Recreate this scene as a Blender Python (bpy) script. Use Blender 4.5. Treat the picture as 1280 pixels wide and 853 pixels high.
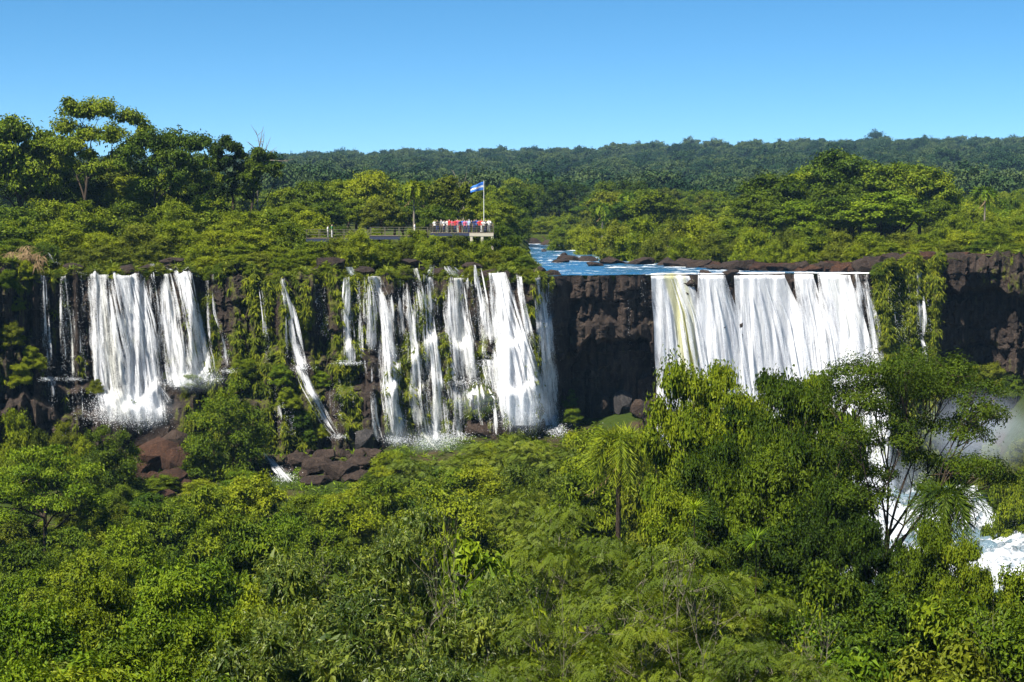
import bpy, bmesh, math, random
import numpy as np
from mathutils import Vector, Matrix

for o in list(bpy.data.objects):
    bpy.data.objects.remove(o, do_unlink=True)
scene = bpy.context.scene
COL = scene.collection
R = math.radians

# ------------------------------------------------------------------ camera
CAM_Z = 8.0                      # river surface above the falls is z = 0
FPX = 2250.0                     # focal length in pixels of the 1280 px wide photograph
HORIZON = 265.0                  # photo row of the horizon
PITCH = math.atan((426.5 - HORIZON) / FPX)
cam = bpy.data.cameras.new('camera')
cam.sensor_width = 36.0
cam.lens = FPX / 1280.0 * 36.0
cam.clip_start = 0.5
cam.clip_end = 20000
cam_o = bpy.data.objects.new('camera', cam)
COL.objects.link(cam_o)
cam_o.location = (0, 0, CAM_Z)
cam_o.rotation_euler = (math.pi / 2 - PITCH, 0, 0)
scene.camera = cam_o

# ------------------------------------------------------------------ sky and sun
SUN_EL = R(57)
SUN_AZ = math.atan2(-0.72, -0.66)          # towards the sun: from the left, a little behind the camera
world = bpy.data.worlds.new('World')
scene.world = world
world.use_nodes = True
wn = world.node_tree
sky = wn.nodes.new('ShaderNodeTexSky')
sky.sky_type = 'NISHITA'
sky.sun_disc = False
sky.sun_elevation = SUN_EL
sky.sun_rotation = SUN_AZ
sky.altitude = 200
sky.air_density = 0.45
sky.dust_density = 0.0
sky.ozone_density = 6.0
hs = wn.nodes.new('ShaderNodeHueSaturation')
hs.inputs['Hue'].default_value = 0.485
hs.inputs['Saturation'].default_value = 1.16
hs.inputs['Value'].default_value = 1.0
bg = wn.nodes['Background']
bg.inputs['Strength'].default_value = 0.060
wn.links.new(sky.outputs[0], hs.inputs['Color'])
wn.links.new(hs.outputs[0], bg.inputs[0])

sun = bpy.data.lights.new('sun', 'SUN')
sun.energy = 5.0
sun.angle = R(0.53)
sun.color = (1.0, 0.94, 0.82)
sun_o = bpy.data.objects.new('sun', sun)
COL.objects.link(sun_o)
to_sun = Vector((math.sin(SUN_AZ) * math.cos(SUN_EL), math.cos(SUN_AZ) * math.cos(SUN_EL), math.sin(SUN_EL)))
sun_o.rotation_euler = to_sun.to_track_quat('Z', 'Y').to_euler()
sun_o.location = (-60, -30, 120)

scene.view_settings.view_transform = 'Standard'
scene.view_settings.look = 'None'
scene.view_settings.gamma = 1.0
scene.view_settings.use_curve_mapping = False
scene.view_settings.exposure = 1.36
scene.render.engine = 'CYCLES'
cy = scene.cycles
cy.max_bounces = 6
cy.diffuse_bounces = 2
cy.glossy_bounces = 2
cy.transmission_bounces = 3
cy.volume_bounces = 1
cy.transparent_max_bounces = 14
cy.use_denoising = True
cy.caustics_reflective = False
cy.caustics_refractive = False
cy.sample_clamp_indirect = 4.0

# ------------------------------------------------------------------ pixels and distances
KD = 1.125     # d (used in tables) * KD = distance in metres along Y
ST, CT = math.sin(PITCH), math.cos(PITCH)

def P(px, py, d):
    """world point seen at photo pixel (px, py), d*KD metres ahead"""
    px = np.asarray(px, float); py = np.asarray(py, float); Y = np.asarray(d, float) * KD
    u = (px - 640.0) / FPX
    v = (426.5 - py) / FPX
    fy = CT + v * ST
    fz = -ST + v * CT
    s = Y / fy
    return np.stack(np.broadcast_arrays(u * s, Y, CAM_Z + fz * s), -1)

def proj(p):
    x, y, z = p[..., 0], p[..., 1], p[..., 2] - CAM_Z
    depth = y * CT - z * ST
    up = y * ST + z * CT
    return 640 + FPX * x / depth, 426.5 - FPX * up / depth

def z_at(py, d):
    return float(P(640, py, d)[2])

def x_at(px, d):
    return float(P(px, 426.5, d)[0])

# ------------------------------------------------------------------ noise
def _h(ix, iy, iz, seed):
    n = (ix.astype(np.int64) * 374761393 + iy.astype(np.int64) * 668265263 + iz.astype(np.int64) * 2147483647 + seed * 1274126177) & 0xffffffff
    n = ((n ^ (n >> 13)) * 1274126177) & 0xffffffff
    n = (n ^ (n >> 16)) & 0xffffffff
    n = (n * 2246822519) & 0xffffffff
    n = n ^ (n >> 15)
    return (n & 0xffffff) / float(0x1000000)

def vnoise(x, y, z=None, seed=0):
    x, y = np.broadcast_arrays(np.asarray(x, float), np.asarray(y, float))
    z = np.zeros_like(x) if z is None else np.broadcast_to(np.asarray(z, float), x.shape)
    ix, iy, iz = np.floor(x), np.floor(y), np.floor(z)
    fx, fy, fz = x - ix, y - iy, z - iz
    fx = fx * fx * (3 - 2 * fx); fy = fy * fy * (3 - 2 * fy); fz = fz * fz * (3 - 2 * fz)
    r = 0
    for a in (0, 1):
        for b in (0, 1):
            for c in (0, 1):
                w = (fx if a else 1 - fx) * (fy if b else 1 - fy) * (fz if c else 1 - fz)
                r = r + w * _h(ix + a, iy + b, iz + c, seed)
    return r * 2 - 1

def fbm(x, y, z=None, seed=0, oct=4, gain=0.5):
    a, f, s, t = 1.0, 1.0, 0.0, 0.0
    for k in range(oct):
        s = s + a * vnoise(np.asarray(x) * f, np.asarray(y) * f, None if z is None else np.asarray(z) * f, seed + k * 17)
        t += a
        a *= gain; f *= 2.03
    return s / t

def cells(x, y, seed=0):
    """2-D Voronoi: random value of the nearest cell and distance to the border"""
    x = np.asarray(x, float); y = np.asarray(y, float)
    ix, iy = np.floor(x), np.floor(y)
    best = np.full(x.shape, 9e9); second = best.copy(); val = np.zeros(x.shape); val2 = np.zeros(x.shape)
    z = np.zeros_like(ix)
    for a in (-1, 0, 1):
        for b in (-1, 0, 1):
            cx = ix + a + _h(ix + a, iy + b, z, seed); cyy = iy + b + _h(ix + a, iy + b, z, seed + 7)
            dd = (cx - x) ** 2 + (cyy - y) ** 2
            v = _h(ix + a, iy + b, z, seed + 13)
            m = dd < best
            second = np.where(m, best, np.minimum(second, dd))
            val = np.where(m, v, val)
            best = np.where(m, dd, best)
    return val, np.sqrt(second) - np.sqrt(best)

def sstep(a, b, x):
    t = np.clip((np.asarray(x, float) - a) / (b - a), 0, 1)
    return t * t * (3 - 2 * t)

# ------------------------------------------------------------------ mesh helpers
def mesh(name, V, F, mat=None, attrs=None, uv=None, smooth=False):
    V = np.asarray(V, np.float32).reshape(-1, 3)
    Fs = F if isinstance(F, list) else [F]
    Fs = [np.asarray(f, np.int32) for f in Fs if len(f)]
    me = bpy.data.meshes.new(name)
    me.vertices.add(len(V)); me.vertices.foreach_set('co', V.ravel())
    loops = np.concatenate([f.ravel() for f in Fs])
    cnt = np.concatenate([np.full(len(f), f.shape[1], np.int32) for f in Fs])
    start = np.concatenate([[0], np.cumsum(cnt)[:-1]]).astype(np.int32)
    me.loops.add(len(loops)); me.loops.foreach_set('vertex_index', loops)
    me.polygons.add(len(cnt)); me.polygons.foreach_set('loop_start', start)
    if smooth:
        me.polygons.foreach_set('use_smooth', np.ones(len(cnt), bool))
    else:
        me.polygons.foreach_set('use_smooth', np.zeros(len(cnt), bool))
    for k, a in (attrs or {}).items():
        at = me.attributes.new(k, 'FLOAT', 'POINT'); at.data.foreach_set('value', np.asarray(a, np.float32).ravel())
    if uv is not None:
        l = me.uv_layers.new(name='UVMap'); l.data.foreach_set('uv', np.asarray(uv, np.float32)[loops].ravel())
    me.update(calc_edges=True)
    me.validate()
    if mat is not None:
        me.materials.append(mat)
    return me

def link(name, data, parent=None, loc=(0, 0, 0), rot=(0, 0, 0), scale=(1, 1, 1)):
    o = bpy.data.objects.new(name, data)
    o.location = loc; o.rotation_euler = rot; o.scale = scale
    COL.objects.link(o)
    if parent is not None:
        o.parent = parent
    return o

def tag(o, label=None, cat=None, group=None, kind=None):
    if label: o['label'] = label
    if cat: o['category'] = cat
    if group: o['group'] = group
    if kind: o['kind'] = kind
    return o

def grid_faces(n, m):
    """quads of an n x m vertex grid"""
    i = np.arange(n - 1)[:, None] * m + np.arange(m - 1)[None, :]
    return np.stack([i, i + 1, i + m + 1, i + m], -1).reshape(-1, 4)

class MB:
    """collects vertices and faces of one mesh"""
    def __init__(s):
        s.V = []; s.F = {}; s.n = 0; s.T = []
    def add(s, V, F, tint=None):
        V = np.asarray(V, float).reshape(-1, 3); F = np.asarray(F, int)
        s.V.append(V); s.F.setdefault(F.shape[1], []).append(F + s.n); s.n += len(V)
        s.T.append(np.zeros(len(V)) if tint is None else np.broadcast_to(np.asarray(tint, float), (len(V),)))
    def box(s, c, h, rz=0.0):
        q = np.array([[-1, -1, -1], [1, -1, -1], [1, 1, -1], [-1, 1, -1], [-1, -1, 1], [1, -1, 1], [1, 1, 1], [-1, 1, 1]], float) * np.asarray(h, float)
        if rz:
            ca, sa = math.cos(rz), math.sin(rz)
            q = np.stack([q[:, 0] * ca - q[:, 1] * sa, q[:, 0] * sa + q[:, 1] * ca, q[:, 2]], -1)
        s.add(q + np.asarray(c, float), [[0, 3, 2, 1], [4, 5, 6, 7], [0, 1, 5, 4], [1, 2, 6, 5], [2, 3, 7, 6], [3, 0, 4, 7]])
    def tube(s, pts, rad, k=5, cap=True):
        pts = np.asarray(pts, float); n = len(pts); rad = np.broadcast_to(np.asarray(rad, float), (n,))
        t = np.gradient(pts, axis=0); t /= np.linalg.norm(t, axis=1)[:, None] + 1e-9
        ref = np.array([0.31, 0.95, 0.05])
        a = np.cross(t, ref); a /= np.linalg.norm(a, axis=1)[:, None] + 1e-9
        b = np.cross(t, a)
        ang = np.arange(k) / k * 2 * math.pi
        ring = pts[:, None] + rad[:, None, None] * (np.cos(ang)[None, :, None] * a[:, None] + np.sin(ang)[None, :, None] * b[:, None])
        i = np.arange(n - 1)[:, None] * k + np.arange(k)[None, :]
        j = np.arange(n - 1)[:, None] * k + (np.arange(k)[None, :] + 1) % k
        s.add(ring.reshape(-1, 3), np.stack([i, j, j + k, i + k], -1).reshape(-1, 4))
    def build(s, name, mat, smooth=False, attr=True):
        return mesh(name, np.concatenate(s.V), [np.concatenate(f) for f in s.F.values()], mat, {'tint': np.concatenate(s.T)} if attr else None, smooth=smooth)

def leaf_quads(C, N, A, L, W, fold=0.2, curl=0.25):
    n = len(C)
    N = N / (np.linalg.norm(N, axis=1)[:, None] + 1e-9)
    A = A - N * np.sum(A * N, 1)[:, None]
    A = A / (np.linalg.norm(A, axis=1)[:, None] + 1e-9)
    S = np.cross(N, A)
    L = np.broadcast_to(np.asarray(L, float), (n,))[:, None]; W = np.broadcast_to(np.asarray(W, float), (n,))[:, None]
    mid = C + A * L * 0.45
    V = np.stack([C, mid + S * W * 0.5 + N * W * fold, C + A * L - N * L * curl, mid - S * W * 0.5 + N * W * fold], 1)
    F = np.arange(n * 4).reshape(n, 4)
    return V.reshape(-1, 3), F

# ------------------------------------------------------------------ materials
def mat_new(name):
    m = bpy.data.materials.new(name); m.use_nodes = True
    nt = m.node_tree
    for n in list(nt.nodes): nt.nodes.remove(n)
    out = nt.nodes.new('ShaderNodeOutputMaterial')
    return m, nt, out

class NT:
    def __init__(s, nt): s.nt = nt
    def n(s, t, **kw):
        x = s.nt.nodes.new('ShaderNode' + t)
        for k, v in kw.items(): setattr(x, k, v)
        return x
    def l(s, a, b): s.nt.links.new(a, b)
    def val(s, sock, v):
        if hasattr(v, 'is_linked') or hasattr(v, 'links'): s.l(v, sock)
        else: sock.default_value = v
    def math(s, op, a, b=0.0, c=None, clamp=False):
        x = s.n('Math', operation=op); x.use_clamp = clamp
        s.val(x.inputs[0], a); s.val(x.inputs[1], b)
        if c is not None: s.val(x.inputs[2], c)
        return x.outputs[0]
    def ramp(s, fac, stops, interp='LINEAR'):
        x = s.n('ValToRGB'); cr = x.color_ramp; cr.interpolation = interp
        while len(cr.elements) < len(stops): cr.elements.new(0.5)
        for e, (p, c) in zip(cr.elements, stops):
            e.position = p
            e.color = (c, c, c, 1) if isinstance(c, (int, float)) else (*c, 1)
        s.val(x.inputs[0], fac)
        return x.outputs[0]
    def mix(s, fac, a, b, kind='MIX'):
        x = s.n('MixRGB', blend_type=kind)
        s.val(x.inputs[0], fac)
        for k, v in ((1, a), (2, b)):
            if isinstance(v, tuple): x.inputs[k].default_value = (*v, 1)
            else: s.l(v, x.inputs[k])
        return x.outputs[0]
    def noise(s, vec, scale, detail=4, rough=0.55, dist=0.0):
        x = s.n('TexNoise'); x.inputs['Scale'].default_value = scale; x.inputs['Detail'].default_value = detail
        x.inputs['Roughness'].default_value = rough; x.inputs['Distortion'].default_value = dist
        if vec is not None: s.l(vec, x.inputs['Vector'])
        return x.outputs[0]
    def mapping(s, vec, scale):
        x = s.n('Mapping'); x.inputs['Scale'].default_value = scale; s.l(vec, x.inputs[0]); return x.outputs[0]
    def bump(s, h, strength=0.5, dist=0.2):
        x = s.n('Bump'); x.inputs['Strength'].default_value = strength; x.inputs['Distance'].default_value = dist
        s.l(h, x.inputs['Height']); return x.outputs[0]

def leaf_mat(name, stops, transl=0.3, rough=0.55, spec=0.10, var=0.5):
    transl *= 0.6
    """stops: three base colours dark to light, picked by each leaf's own tint and each plant's own random"""
    m, nt, out = mat_new(name); g = NT(nt)
    at = g.n('Attribute'); at.attribute_name = 'tint'
    oi = g.n('ObjectInfo')
    f = g.math('ADD', g.math('MULTIPLY', at.outputs['Fac'], 1 - var * 0.5), g.math('MULTIPLY', oi.outputs['Random'], var))
    col = g.ramp(f, [(0.12, stops[0]), (0.5, stops[1]), (0.95, stops[2])])
    b = g.n('BsdfPrincipled'); b.inputs['Roughness'].default_value = rough; b.inputs['Specular IOR Level'].default_value = spec
    g.l(col, b.inputs['Base Color'])
    t = g.n('BsdfTranslucent')
    tc = g.mix(1.0, col, (1.25, 1.25, 0.5), 'MULTIPLY')
    g.l(tc, t.inputs['Color'])
    mx = g.n('MixShader'); mx.inputs[0].default_value = transl
    g.l(b.outputs[0], mx.inputs[1]); g.l(t.outputs[0], mx.inputs[2]); g.l(mx.outputs[0], out.inputs[0])
    return m

def flat_mat(name, color, rough=0.7, noise=0.25, scale=6.0, spec=0.2, metal=0.0):
    m, nt, out = mat_new(name); g = NT(nt)
    tc = g.n('TexCoord')
    nz = g.noise(tc.outputs['Object'], scale)
    c = g.mix(nz, tuple(x * (1 - noise) for x in color), tuple(min(1, x * (1 + noise)) for x in color))
    b = g.n('BsdfPrincipled'); b.inputs['Roughness'].default_value = rough; b.inputs['Specular IOR Level'].default_value = spec
    b.inputs['Metallic'].default_value = metal
    g.l(c, b.inputs['Base Color']); g.l(b.outputs[0], out.inputs[0])
    return m

def tint_mat(name, rough=0.8):
    """colour comes from the object's own colour"""
    m, nt, out = mat_new(name); g = NT(nt)
    oi = g.n('ObjectInfo'); tc = g.n('TexCoord')
    nz = g.noise(tc.outputs['Object'], 9.0)
    c = g.mix(1.0, oi.outputs['Color'], g.ramp(nz, [(0.3, 0.75), (0.7, 1.0)]), 'MULTIPLY')
    b = g.n('BsdfPrincipled'); b.inputs['Roughness'].default_value = rough
    g.l(c, b.inputs['Base Color']); g.l(b.outputs[0], out.inputs[0])
    return m

M = {}
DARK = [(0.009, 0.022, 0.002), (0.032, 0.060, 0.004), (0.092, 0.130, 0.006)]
MIDG = [(0.021, 0.046, 0.004), (0.077, 0.121, 0.006), (0.176, 0.212, 0.009)]
LITE = [(0.046, 0.076, 0.004), (0.124, 0.166, 0.006), (0.222, 0.250, 0.010)]
OLIV = [(0.032, 0.048, 0.004), (0.088, 0.112, 0.007), (0.160, 0.178, 0.012)]
EMER = [(0.017, 0.044, 0.003), (0.068, 0.122, 0.005), (0.160, 0.215, 0.008)]
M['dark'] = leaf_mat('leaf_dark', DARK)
M['mid'] = leaf_mat('leaf_mid', MIDG)
M['lite'] = leaf_mat('leaf_light', LITE, 0.35)
M['oliv'] = leaf_mat('leaf_olive', OLIV, 0.3)
M['emer'] = leaf_mat('leaf_emerald', EMER, 0.3)
M['willow'] = leaf_mat('leaf_narrow', [(0.016, 0.036, 0.004), (0.060, 0.090, 0.009), (0.18, 0.205, 0.022)], 0.2, 0.45, 0.2, 0.2)
M['feather'] = leaf_mat('leaf_feathery', [(0.034, 0.060, 0.004), (0.085, 0.122, 0.006), (0.165, 0.190, 0.010)], 0.4, 0.55, 0.2, 0.35)
M['purple'] = leaf_mat('leaf_purple', [(0.045, 0.030, 0.050), (0.085, 0.050, 0.085), (0.13, 0.08, 0.12)], 0.2)
M['dry'] = leaf_mat('leaf_dry', [(0.10, 0.065, 0.035), (0.18, 0.12, 0.06), (0.26, 0.19, 0.10)], 0.2)
M['moss'] = leaf_mat('leaf_moss', [(0.022, 0.038, 0.003), (0.085, 0.110, 0.005), (0.190, 0.200, 0.008)], 0.25, 0.7, 0.1, 0.0)
M['grass'] = leaf_mat('leaf_grass', [(0.055, 0.090, 0.008), (0.120, 0.155, 0.010), (0.200, 0.215, 0.020)], 0.35, 0.6, 0.15, 0.0)
M['hill'] = leaf_mat('leaf_hill', [(0.007, 0.024, 0.007), (0.022, 0.052, 0.016), (0.062, 0.092, 0.028)], 0.15, 0.8, 0.1, 0.9)  # bluer, darker leaves: part of the distance haze is put into the colour

def bark_mat(name, a, b_):
    m, nt, out = mat_new(name); g = NT(nt)
    tc = g.n('TexCoord')
    v = g.mapping(tc.outputs['Object'], (6, 6, 1.2))
    nz = g.noise(v, 2.0, 5)
    c = g.mix(nz, a, b_)
    b = g.n('BsdfPrincipled'); b.inputs['Roughness'].default_value = 0.9; b.inputs['Specular IOR Level'].default_value = 0.1
    g.l(c, b.inputs['Base Color']); g.l(g.bump(nz, 0.6, 0.05), b.inputs['Normal']); g.l(b.outputs[0], out.inputs[0])
    return m
M['bark'] = bark_mat('bark_dark', (0.022, 0.016, 0.012), (0.075, 0.055, 0.040))
M['bark_pale'] = bark_mat('bark_pale', (0.10, 0.085, 0.065), (0.28, 0.25, 0.20))
M['bark_red'] = bark_mat('bark_brown', (0.05, 0.030, 0.018), (0.14, 0.09, 0.055))

def rock_mat(name, a, b_, c_, moss=True):
    m, nt, out = mat_new(name); g = NT(nt)
    geo = g.n('NewGeometry')
    pos = geo.outputs['Position']
    n1 = g.noise(pos, 0.35, 6, 0.6)
    n2 = g.noise(g.mapping(pos, (1, 1, 0.35)), 1.6, 6, 0.65)
    n3 = g.noise(pos, 6.0, 4, 0.7)
    col = g.mix(g.ramp(n1, [(0.38, 0.0), (0.62, 1.0)]), a, b_)
    col = g.mix(g.ramp(n2, [(0.45, 0.0), (0.75, 0.8)]), col, c_)
    col = g.mix(g.ramp(n3, [(0.35, 0.65), (0.7, 0.0)]), col, tuple(x * 0.35 for x in a))
    if moss:
        at = g.n('Attribute'); at.attribute_name = 'moss'
        mm = g.math('ADD', at.outputs['Fac'], g.math('MULTIPLY', g.math('SUBTRACT', n2, 0.5), 1.4))
        mf = g.ramp(mm, [(0.38, 0.0), (0.58, 1.0)])
        mc = g.mix(n3, (0.022, 0.034, 0.004), (0.150, 0.160, 0.010))
        col = g.mix(mf, col, mc)
    b = g.n('BsdfPrincipled'); b.inputs['Roughness'].default_value = 0.75; b.inputs['Specular IOR Level'].default_value = 0.25
    g.l(col, b.inputs['Base Color'])
    h = g.math('ADD', g.math('MULTIPLY', n2, 0.8), g.math('MULTIPLY', n3, 0.5))
    g.l(g.bump(h, 1.0, 0.7), b.inputs['Normal']); g.l(b.outputs[0], out.inputs[0])
    return m
M['cliff'] = rock_mat('cliff_basalt', (0.022, 0.015, 0.012), (0.055, 0.036, 0.028), (0.135, 0.098, 0.076))
M['rock'] = rock_mat('boulder_basalt', (0.028, 0.017, 0.013), (0.062, 0.040, 0.030), (0.115, 0.080, 0.060), False)
M['rock_dark'] = rock_mat('boulder_dark', (0.022, 0.014, 0.011), (0.050, 0.032, 0.024), (0.100, 0.068, 0.050), False)
M['rock_red'] = rock_mat('boulder_red', (0.030, 0.013, 0.008), (0.075, 0.032, 0.017), (0.14, 0.066, 0.034), False)
M['rock_grey'] = rock_mat('boulder_grey', (0.035, 0.032, 0.034), (0.075, 0.068, 0.070), (0.14, 0.13, 0.125), False)

def ground_mat(name, soil, g1, g2):
    m, nt, out = mat_new(name); g = NT(nt)
    geo = g.n('NewGeometry'); pos = geo.outputs['Position']
    n1 = g.noise(pos, 0.12, 5, 0.6); n2 = g.noise(pos, 1.4, 5, 0.6)
    col = g.mix(n2, g1, g2)
    col = g.mix(g.ramp(n1, [(0.48, 0.0), (0.64, 1.0)]), col, soil)
    b = g.n('BsdfPrincipled'); b.inputs['Roughness'].default_value = 0.95; b.inputs['Specular IOR Level'].default_value = 0.05
    g.l(col, b.inputs['Base Color']); g.l(g.bump(n2, 0.7, 0.4), b.inputs['Normal']); g.l(b.outputs[0], out.inputs[0])
    return m
M['ground'] = ground_mat('upper_soil', (0.045, 0.035, 0.018), (0.020, 0.040, 0.006), (0.070, 0.090, 0.010))
M['gorge'] = ground_mat('gorge_soil', (0.050, 0.034, 0.022), (0.012, 0.026, 0.005), (0.040, 0.055, 0.008))

# ------------------------------------------------------------------ the lie of the land
def itab(tab, x):
    t = np.array(tab, float)
    return np.interp(x, t[:, 0], t[:, 1])

LIP_D = [(-700, 120), (-400, 160), (-150, 178), (0, 184), (50, 188), (110, 190), (200, 191.5), (270, 192), (330, 190.5), (420, 193), (500, 193.5),
         (545, 195), (600, 196.5), (640, 194.5), (668, 194.5), (690, 197), (715, 199.5), (800, 202), (820, 204), (900, 206), (985, 209), (1060, 207.5), (1100, 207),
         (1180, 211), (1300, 210), (1500, 200), (1800, 165), (2100, 110)]
LIP_Z = [(-400, 2.6), (-60, 2.2), (20, 2.0), (48, 0.8), (110, 0.6), (270, 0.6), (300, 1.3), (330, 0.4), (400, 0.4), (415, 0.9), (430, 0.3), (505, 0.2), (515, 0.0), (650, 0.1), (662, 0.6), (690, 0.1), (800, 0.0),
         (1090, 0.0), (1108, 1.3), (1180, 1.9), (1300, 2.2), (1800, 2.6)]
# ledges: (z of the tread, width) by column
L1_Z = [(-400, -7), (20, -8), (100, -12.5), (200, -13.0), (270, -10), (330, -9.5), (400, -9.3), (520, -9.3), (530, -8.0), (660, -8.0), (690, -6.0), (815, -6.0), (900, -9), (1100, -9), (1180, -2.2), (1400, -2.2)]
L1_W = [(-400, 1.0), (10, 1.5), (40, 2.4), (120, 2.0), (260, 1.0), (300, 2.0), (400, 2.6), (515, 2.2), (530, 1.4), (640, 1.6), (660, 0.4), (690, 0.7), (810, 0.5), (830, 0.0), (1090, 0.0), (1120, 0.8), (1175, 0.5), (1190, -3.2), (1400, -3.2)]
L2_Z = [(-400, -13), (40, -13.5), (120, -15.5), (260, -14), (330, -14.5), (520, -13.5), (560, -12.8), (650, -13.5), (690, -9.0), (810, -9.0), (840, -18), (1180, -9), (1400, -10)]
L2_W = [(-400, 1.5), (20, 2.6), (120, 2.2), (260, 1.6), (330, 2.4), (420, 2.6), (520, 2.0), (560, 2.2), (640, 2.4), (670, 1.2), (695, -3.4), (800, -3.2), (830, 0.0), (1090, 0.0), (1120, 1.2), (1190, -0.8), (1400, -0.6)]
BAT = [(-400, 0.12), (260, 0.12), (300, 0.16), (500, 0.14), (660, 0.12), (690, 0.05), (815, 0.05), (1090, 0.06), (1400, 0.08)]

GORGE_D = [-40, -5, 0, 15, 40, 80, 120, 150, 172, 186, 205, 240]
GORGE_Z = [6.2, 6.2, 5.6, -1, -10, -17, -22, -23.5, -22.0, -19.5, -17, -17]

def _wild(px): return np.clip(sstep(690, 670, px) + sstep(1095, 1110, px), 0, 1)
def lip_d(px):
    px = np.asarray(px, float)
    return itab(LIP_D, px) + (0.5 + 0.5 * _wild(px)) * (0.9 * vnoise(px / 17.0, 0 * px, seed=71) + 0.5 * vnoise(px / 6.0, 0 * px, seed=72))
def lip_z(px):
    px = np.asarray(px, float)
    return itab(LIP_Z, px) + _wild(px) * (0.7 * vnoise(px / 13.0, 0 * px + 3, seed=73) + 0.35 * vnoise(px / 5.0, 0 * px + 3, seed=74))

def cliff_out(px, z):
    """how far (m) the smooth cliff stands out of its lip towards the gorge"""
    zl = lip_z(px)
    o = itab(BAT, px) * np.clip(zl - z, 0, 60)
    for zt, wt, seed in ((L1_Z, L1_W, 3), (L2_Z, L2_W, 5)):
        zz = itab(zt, px) + 1.5 * vnoise(px / 34.0, 0 * px + seed, seed=seed) + 0.7 * vnoise(px / 9.0, 0 * px + seed, seed=seed + 1)
        o = o + itab(wt, px) * sstep(0.35, -0.35, z - zz)
    return o

def cliff_rough(px, z):
    s = (px - 640) / 2000 * 195
    sx = s + 0.5 * fbm(s / 2.5, z / 2.5, seed=61, oct=3)
    zx = z + 0.5 * fbm(s / 2.5, z / 2.5, seed=62, oct=3)
    def blocks(w, h, seed):
        row = np.floor(zx / h + 0.35 * vnoise(sx / (3 * w), 0 * sx, seed=seed))
        col = np.floor(sx / w + 3.7 * _h(row, 0 * row, 0 * row, seed + 1))
        return _h(col, row, 0 * row, seed + 2) - 0.5
    c, ec = cells(sx / 0.7, zx / 0.55, 23)
    big = fbm(s / 9.0, z / 16.0, seed=31, oct=3)
    return (0.9 * big + 1.15 * blocks(4.2, 3.4, 101) + 0.65 * blocks(1.5, 2.3, 102) + 0.28 * blocks(0.7, 0.8, 103) + 0.14 * (c - 0.5)
            + 0.16 * fbm(s * 1.7, z * 1.7, seed=77, oct=2))

def cliff_d(px, z):
    return lip_d(px) - cliff_out(px, z) / KD

def surf_at(px, py, out=0.0):
    """point on the smooth cliff seen at a pixel, moved out (m) towards the gorge"""
    px = np.asarray(px, float); py = np.asarray(py, float)
    shp = np.broadcast_shapes(px.shape, py.shape)
    if shp == (): return surf_at(px.reshape(1), py.reshape(1), out)[0]
    d = np.array(lip_d(px), float) * np.ones(shp)
    for _ in range(6):
        z = P(px, py, d)[..., 2]
        d = 0.4 * d + 0.6 * (cliff_d(px, z) - np.asarray(out) / KD)
    low = (py > 470) & (px < 815)
    if np.any(low):                       # the slope at the cliff's foot comes first there
        ds = np.arange(150, 206, 0.5)
        gz = np.interp(ds, GORGE_D, GORGE_Z) + 0.75
        px_, py_ = np.broadcast_arrays(px, py)
        for k in np.argwhere(np.broadcast_to(low, px_.shape)):
            k = tuple(k)
            v = (426.5 - py_[k]) / FPX
            zz = CAM_Z + (-ST + v * CT) / (CT + v * ST) * ds * KD
            hit = np.nonzero(zz <= gz)[0]
            if len(hit): d[k] = min(d[k], ds[hit[0]])
    return P(px, py, d)

def moss_at(px, z):
    tab = [(-400, .35), (20, .35), (50, .25), (110, .3), (200, .3), (265, .5), (300, .46), (330, .44), (372, .5), (400, .46), (425, .42), (500, .4), (520, .5), (560, .42), (650, .34), (665, .5), (690, .15), (705, .02),
           (780, .03), (790, .2), (800, .05), (1085, .12), (1095, .75), (1170, .72), (1190, .18), (1400, .15)]
    s = (px - 640) / 2000 * 195
    m = itab(tab, px) + 0.34 * fbm(s / 1.6, z / 5.0, seed=41, oct=3) + 0.16 * fbm(s / 0.7, z / 1.2, seed=44, oct=2)
    m = m - 0.45 * sstep(-11, -15, z) * (px > 690) * (px < 815)
    return np.clip(m, 0, 1)

# cliff: one sheet from the lip to below the gorge floor
pxs = np.arange(-420, 1700, 1.9)
ts = np.linspace(0, 1, 150)
zb = np.interp(pxs, [-420, 690, 790, 830, 1100, 1200, 1700], [-25, -25, -25, -35, -35, -30, -30])
PX, T = np.meshgrid(pxs, ts, indexing='ij')
ZL = lip_z(pxs)[:, None]
Z = ZL + (zb[:, None] - ZL) * T
rough = cliff_rough(PX, Z) * np.clip((ZL - Z) / 1.2, 0, 1)
Z2 = Z + 0.25 * fbm(PX / 5.0, Z / 1.5, seed=91, oct=2) * np.clip((ZL - Z) / 1.5, 0, 1)
D = cliff_d(PX, Z) - rough / KD
V = np.stack([(PX - 640) / FPX * D * KD, D * KD, Z2], -1)
mo = moss_at(PX, Z)
CL_V, CL_PX, CL_Z, CL_M = V, PX, Z, mo
cliff = link('cliff', mesh('cliff', V.reshape(-1, 3), grid_faces(len(pxs), len(ts)), M['cliff'], {'moss': mo.ravel()}))
tag(cliff, 'dark mossy basalt cliff carrying the waterfalls', None, None, 'structure')

# upper ground: from the lip to behind the far ridge
def river_mask(X, d):
    left = np.interp(d, [180, 205, 222, 245, 300, 400, 430], [5.5, 4.5, 3.5, 2.2, 2.5, 3.0, 12])
    right = np.interp(d, [180, 209, 214, 224, 240, 256, 268, 285, 400, 430], [60, 56, 47, 40, 36, 31, 17, 16, 23, 13])
    wob = 1.2 * vnoise(X / 5, d / 6, seed=5)
    return sstep(-1.2, 1.2, X - left + wob) * sstep(-1.2, 1.2, right - X + wob) * sstep(432, 424, d)

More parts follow.
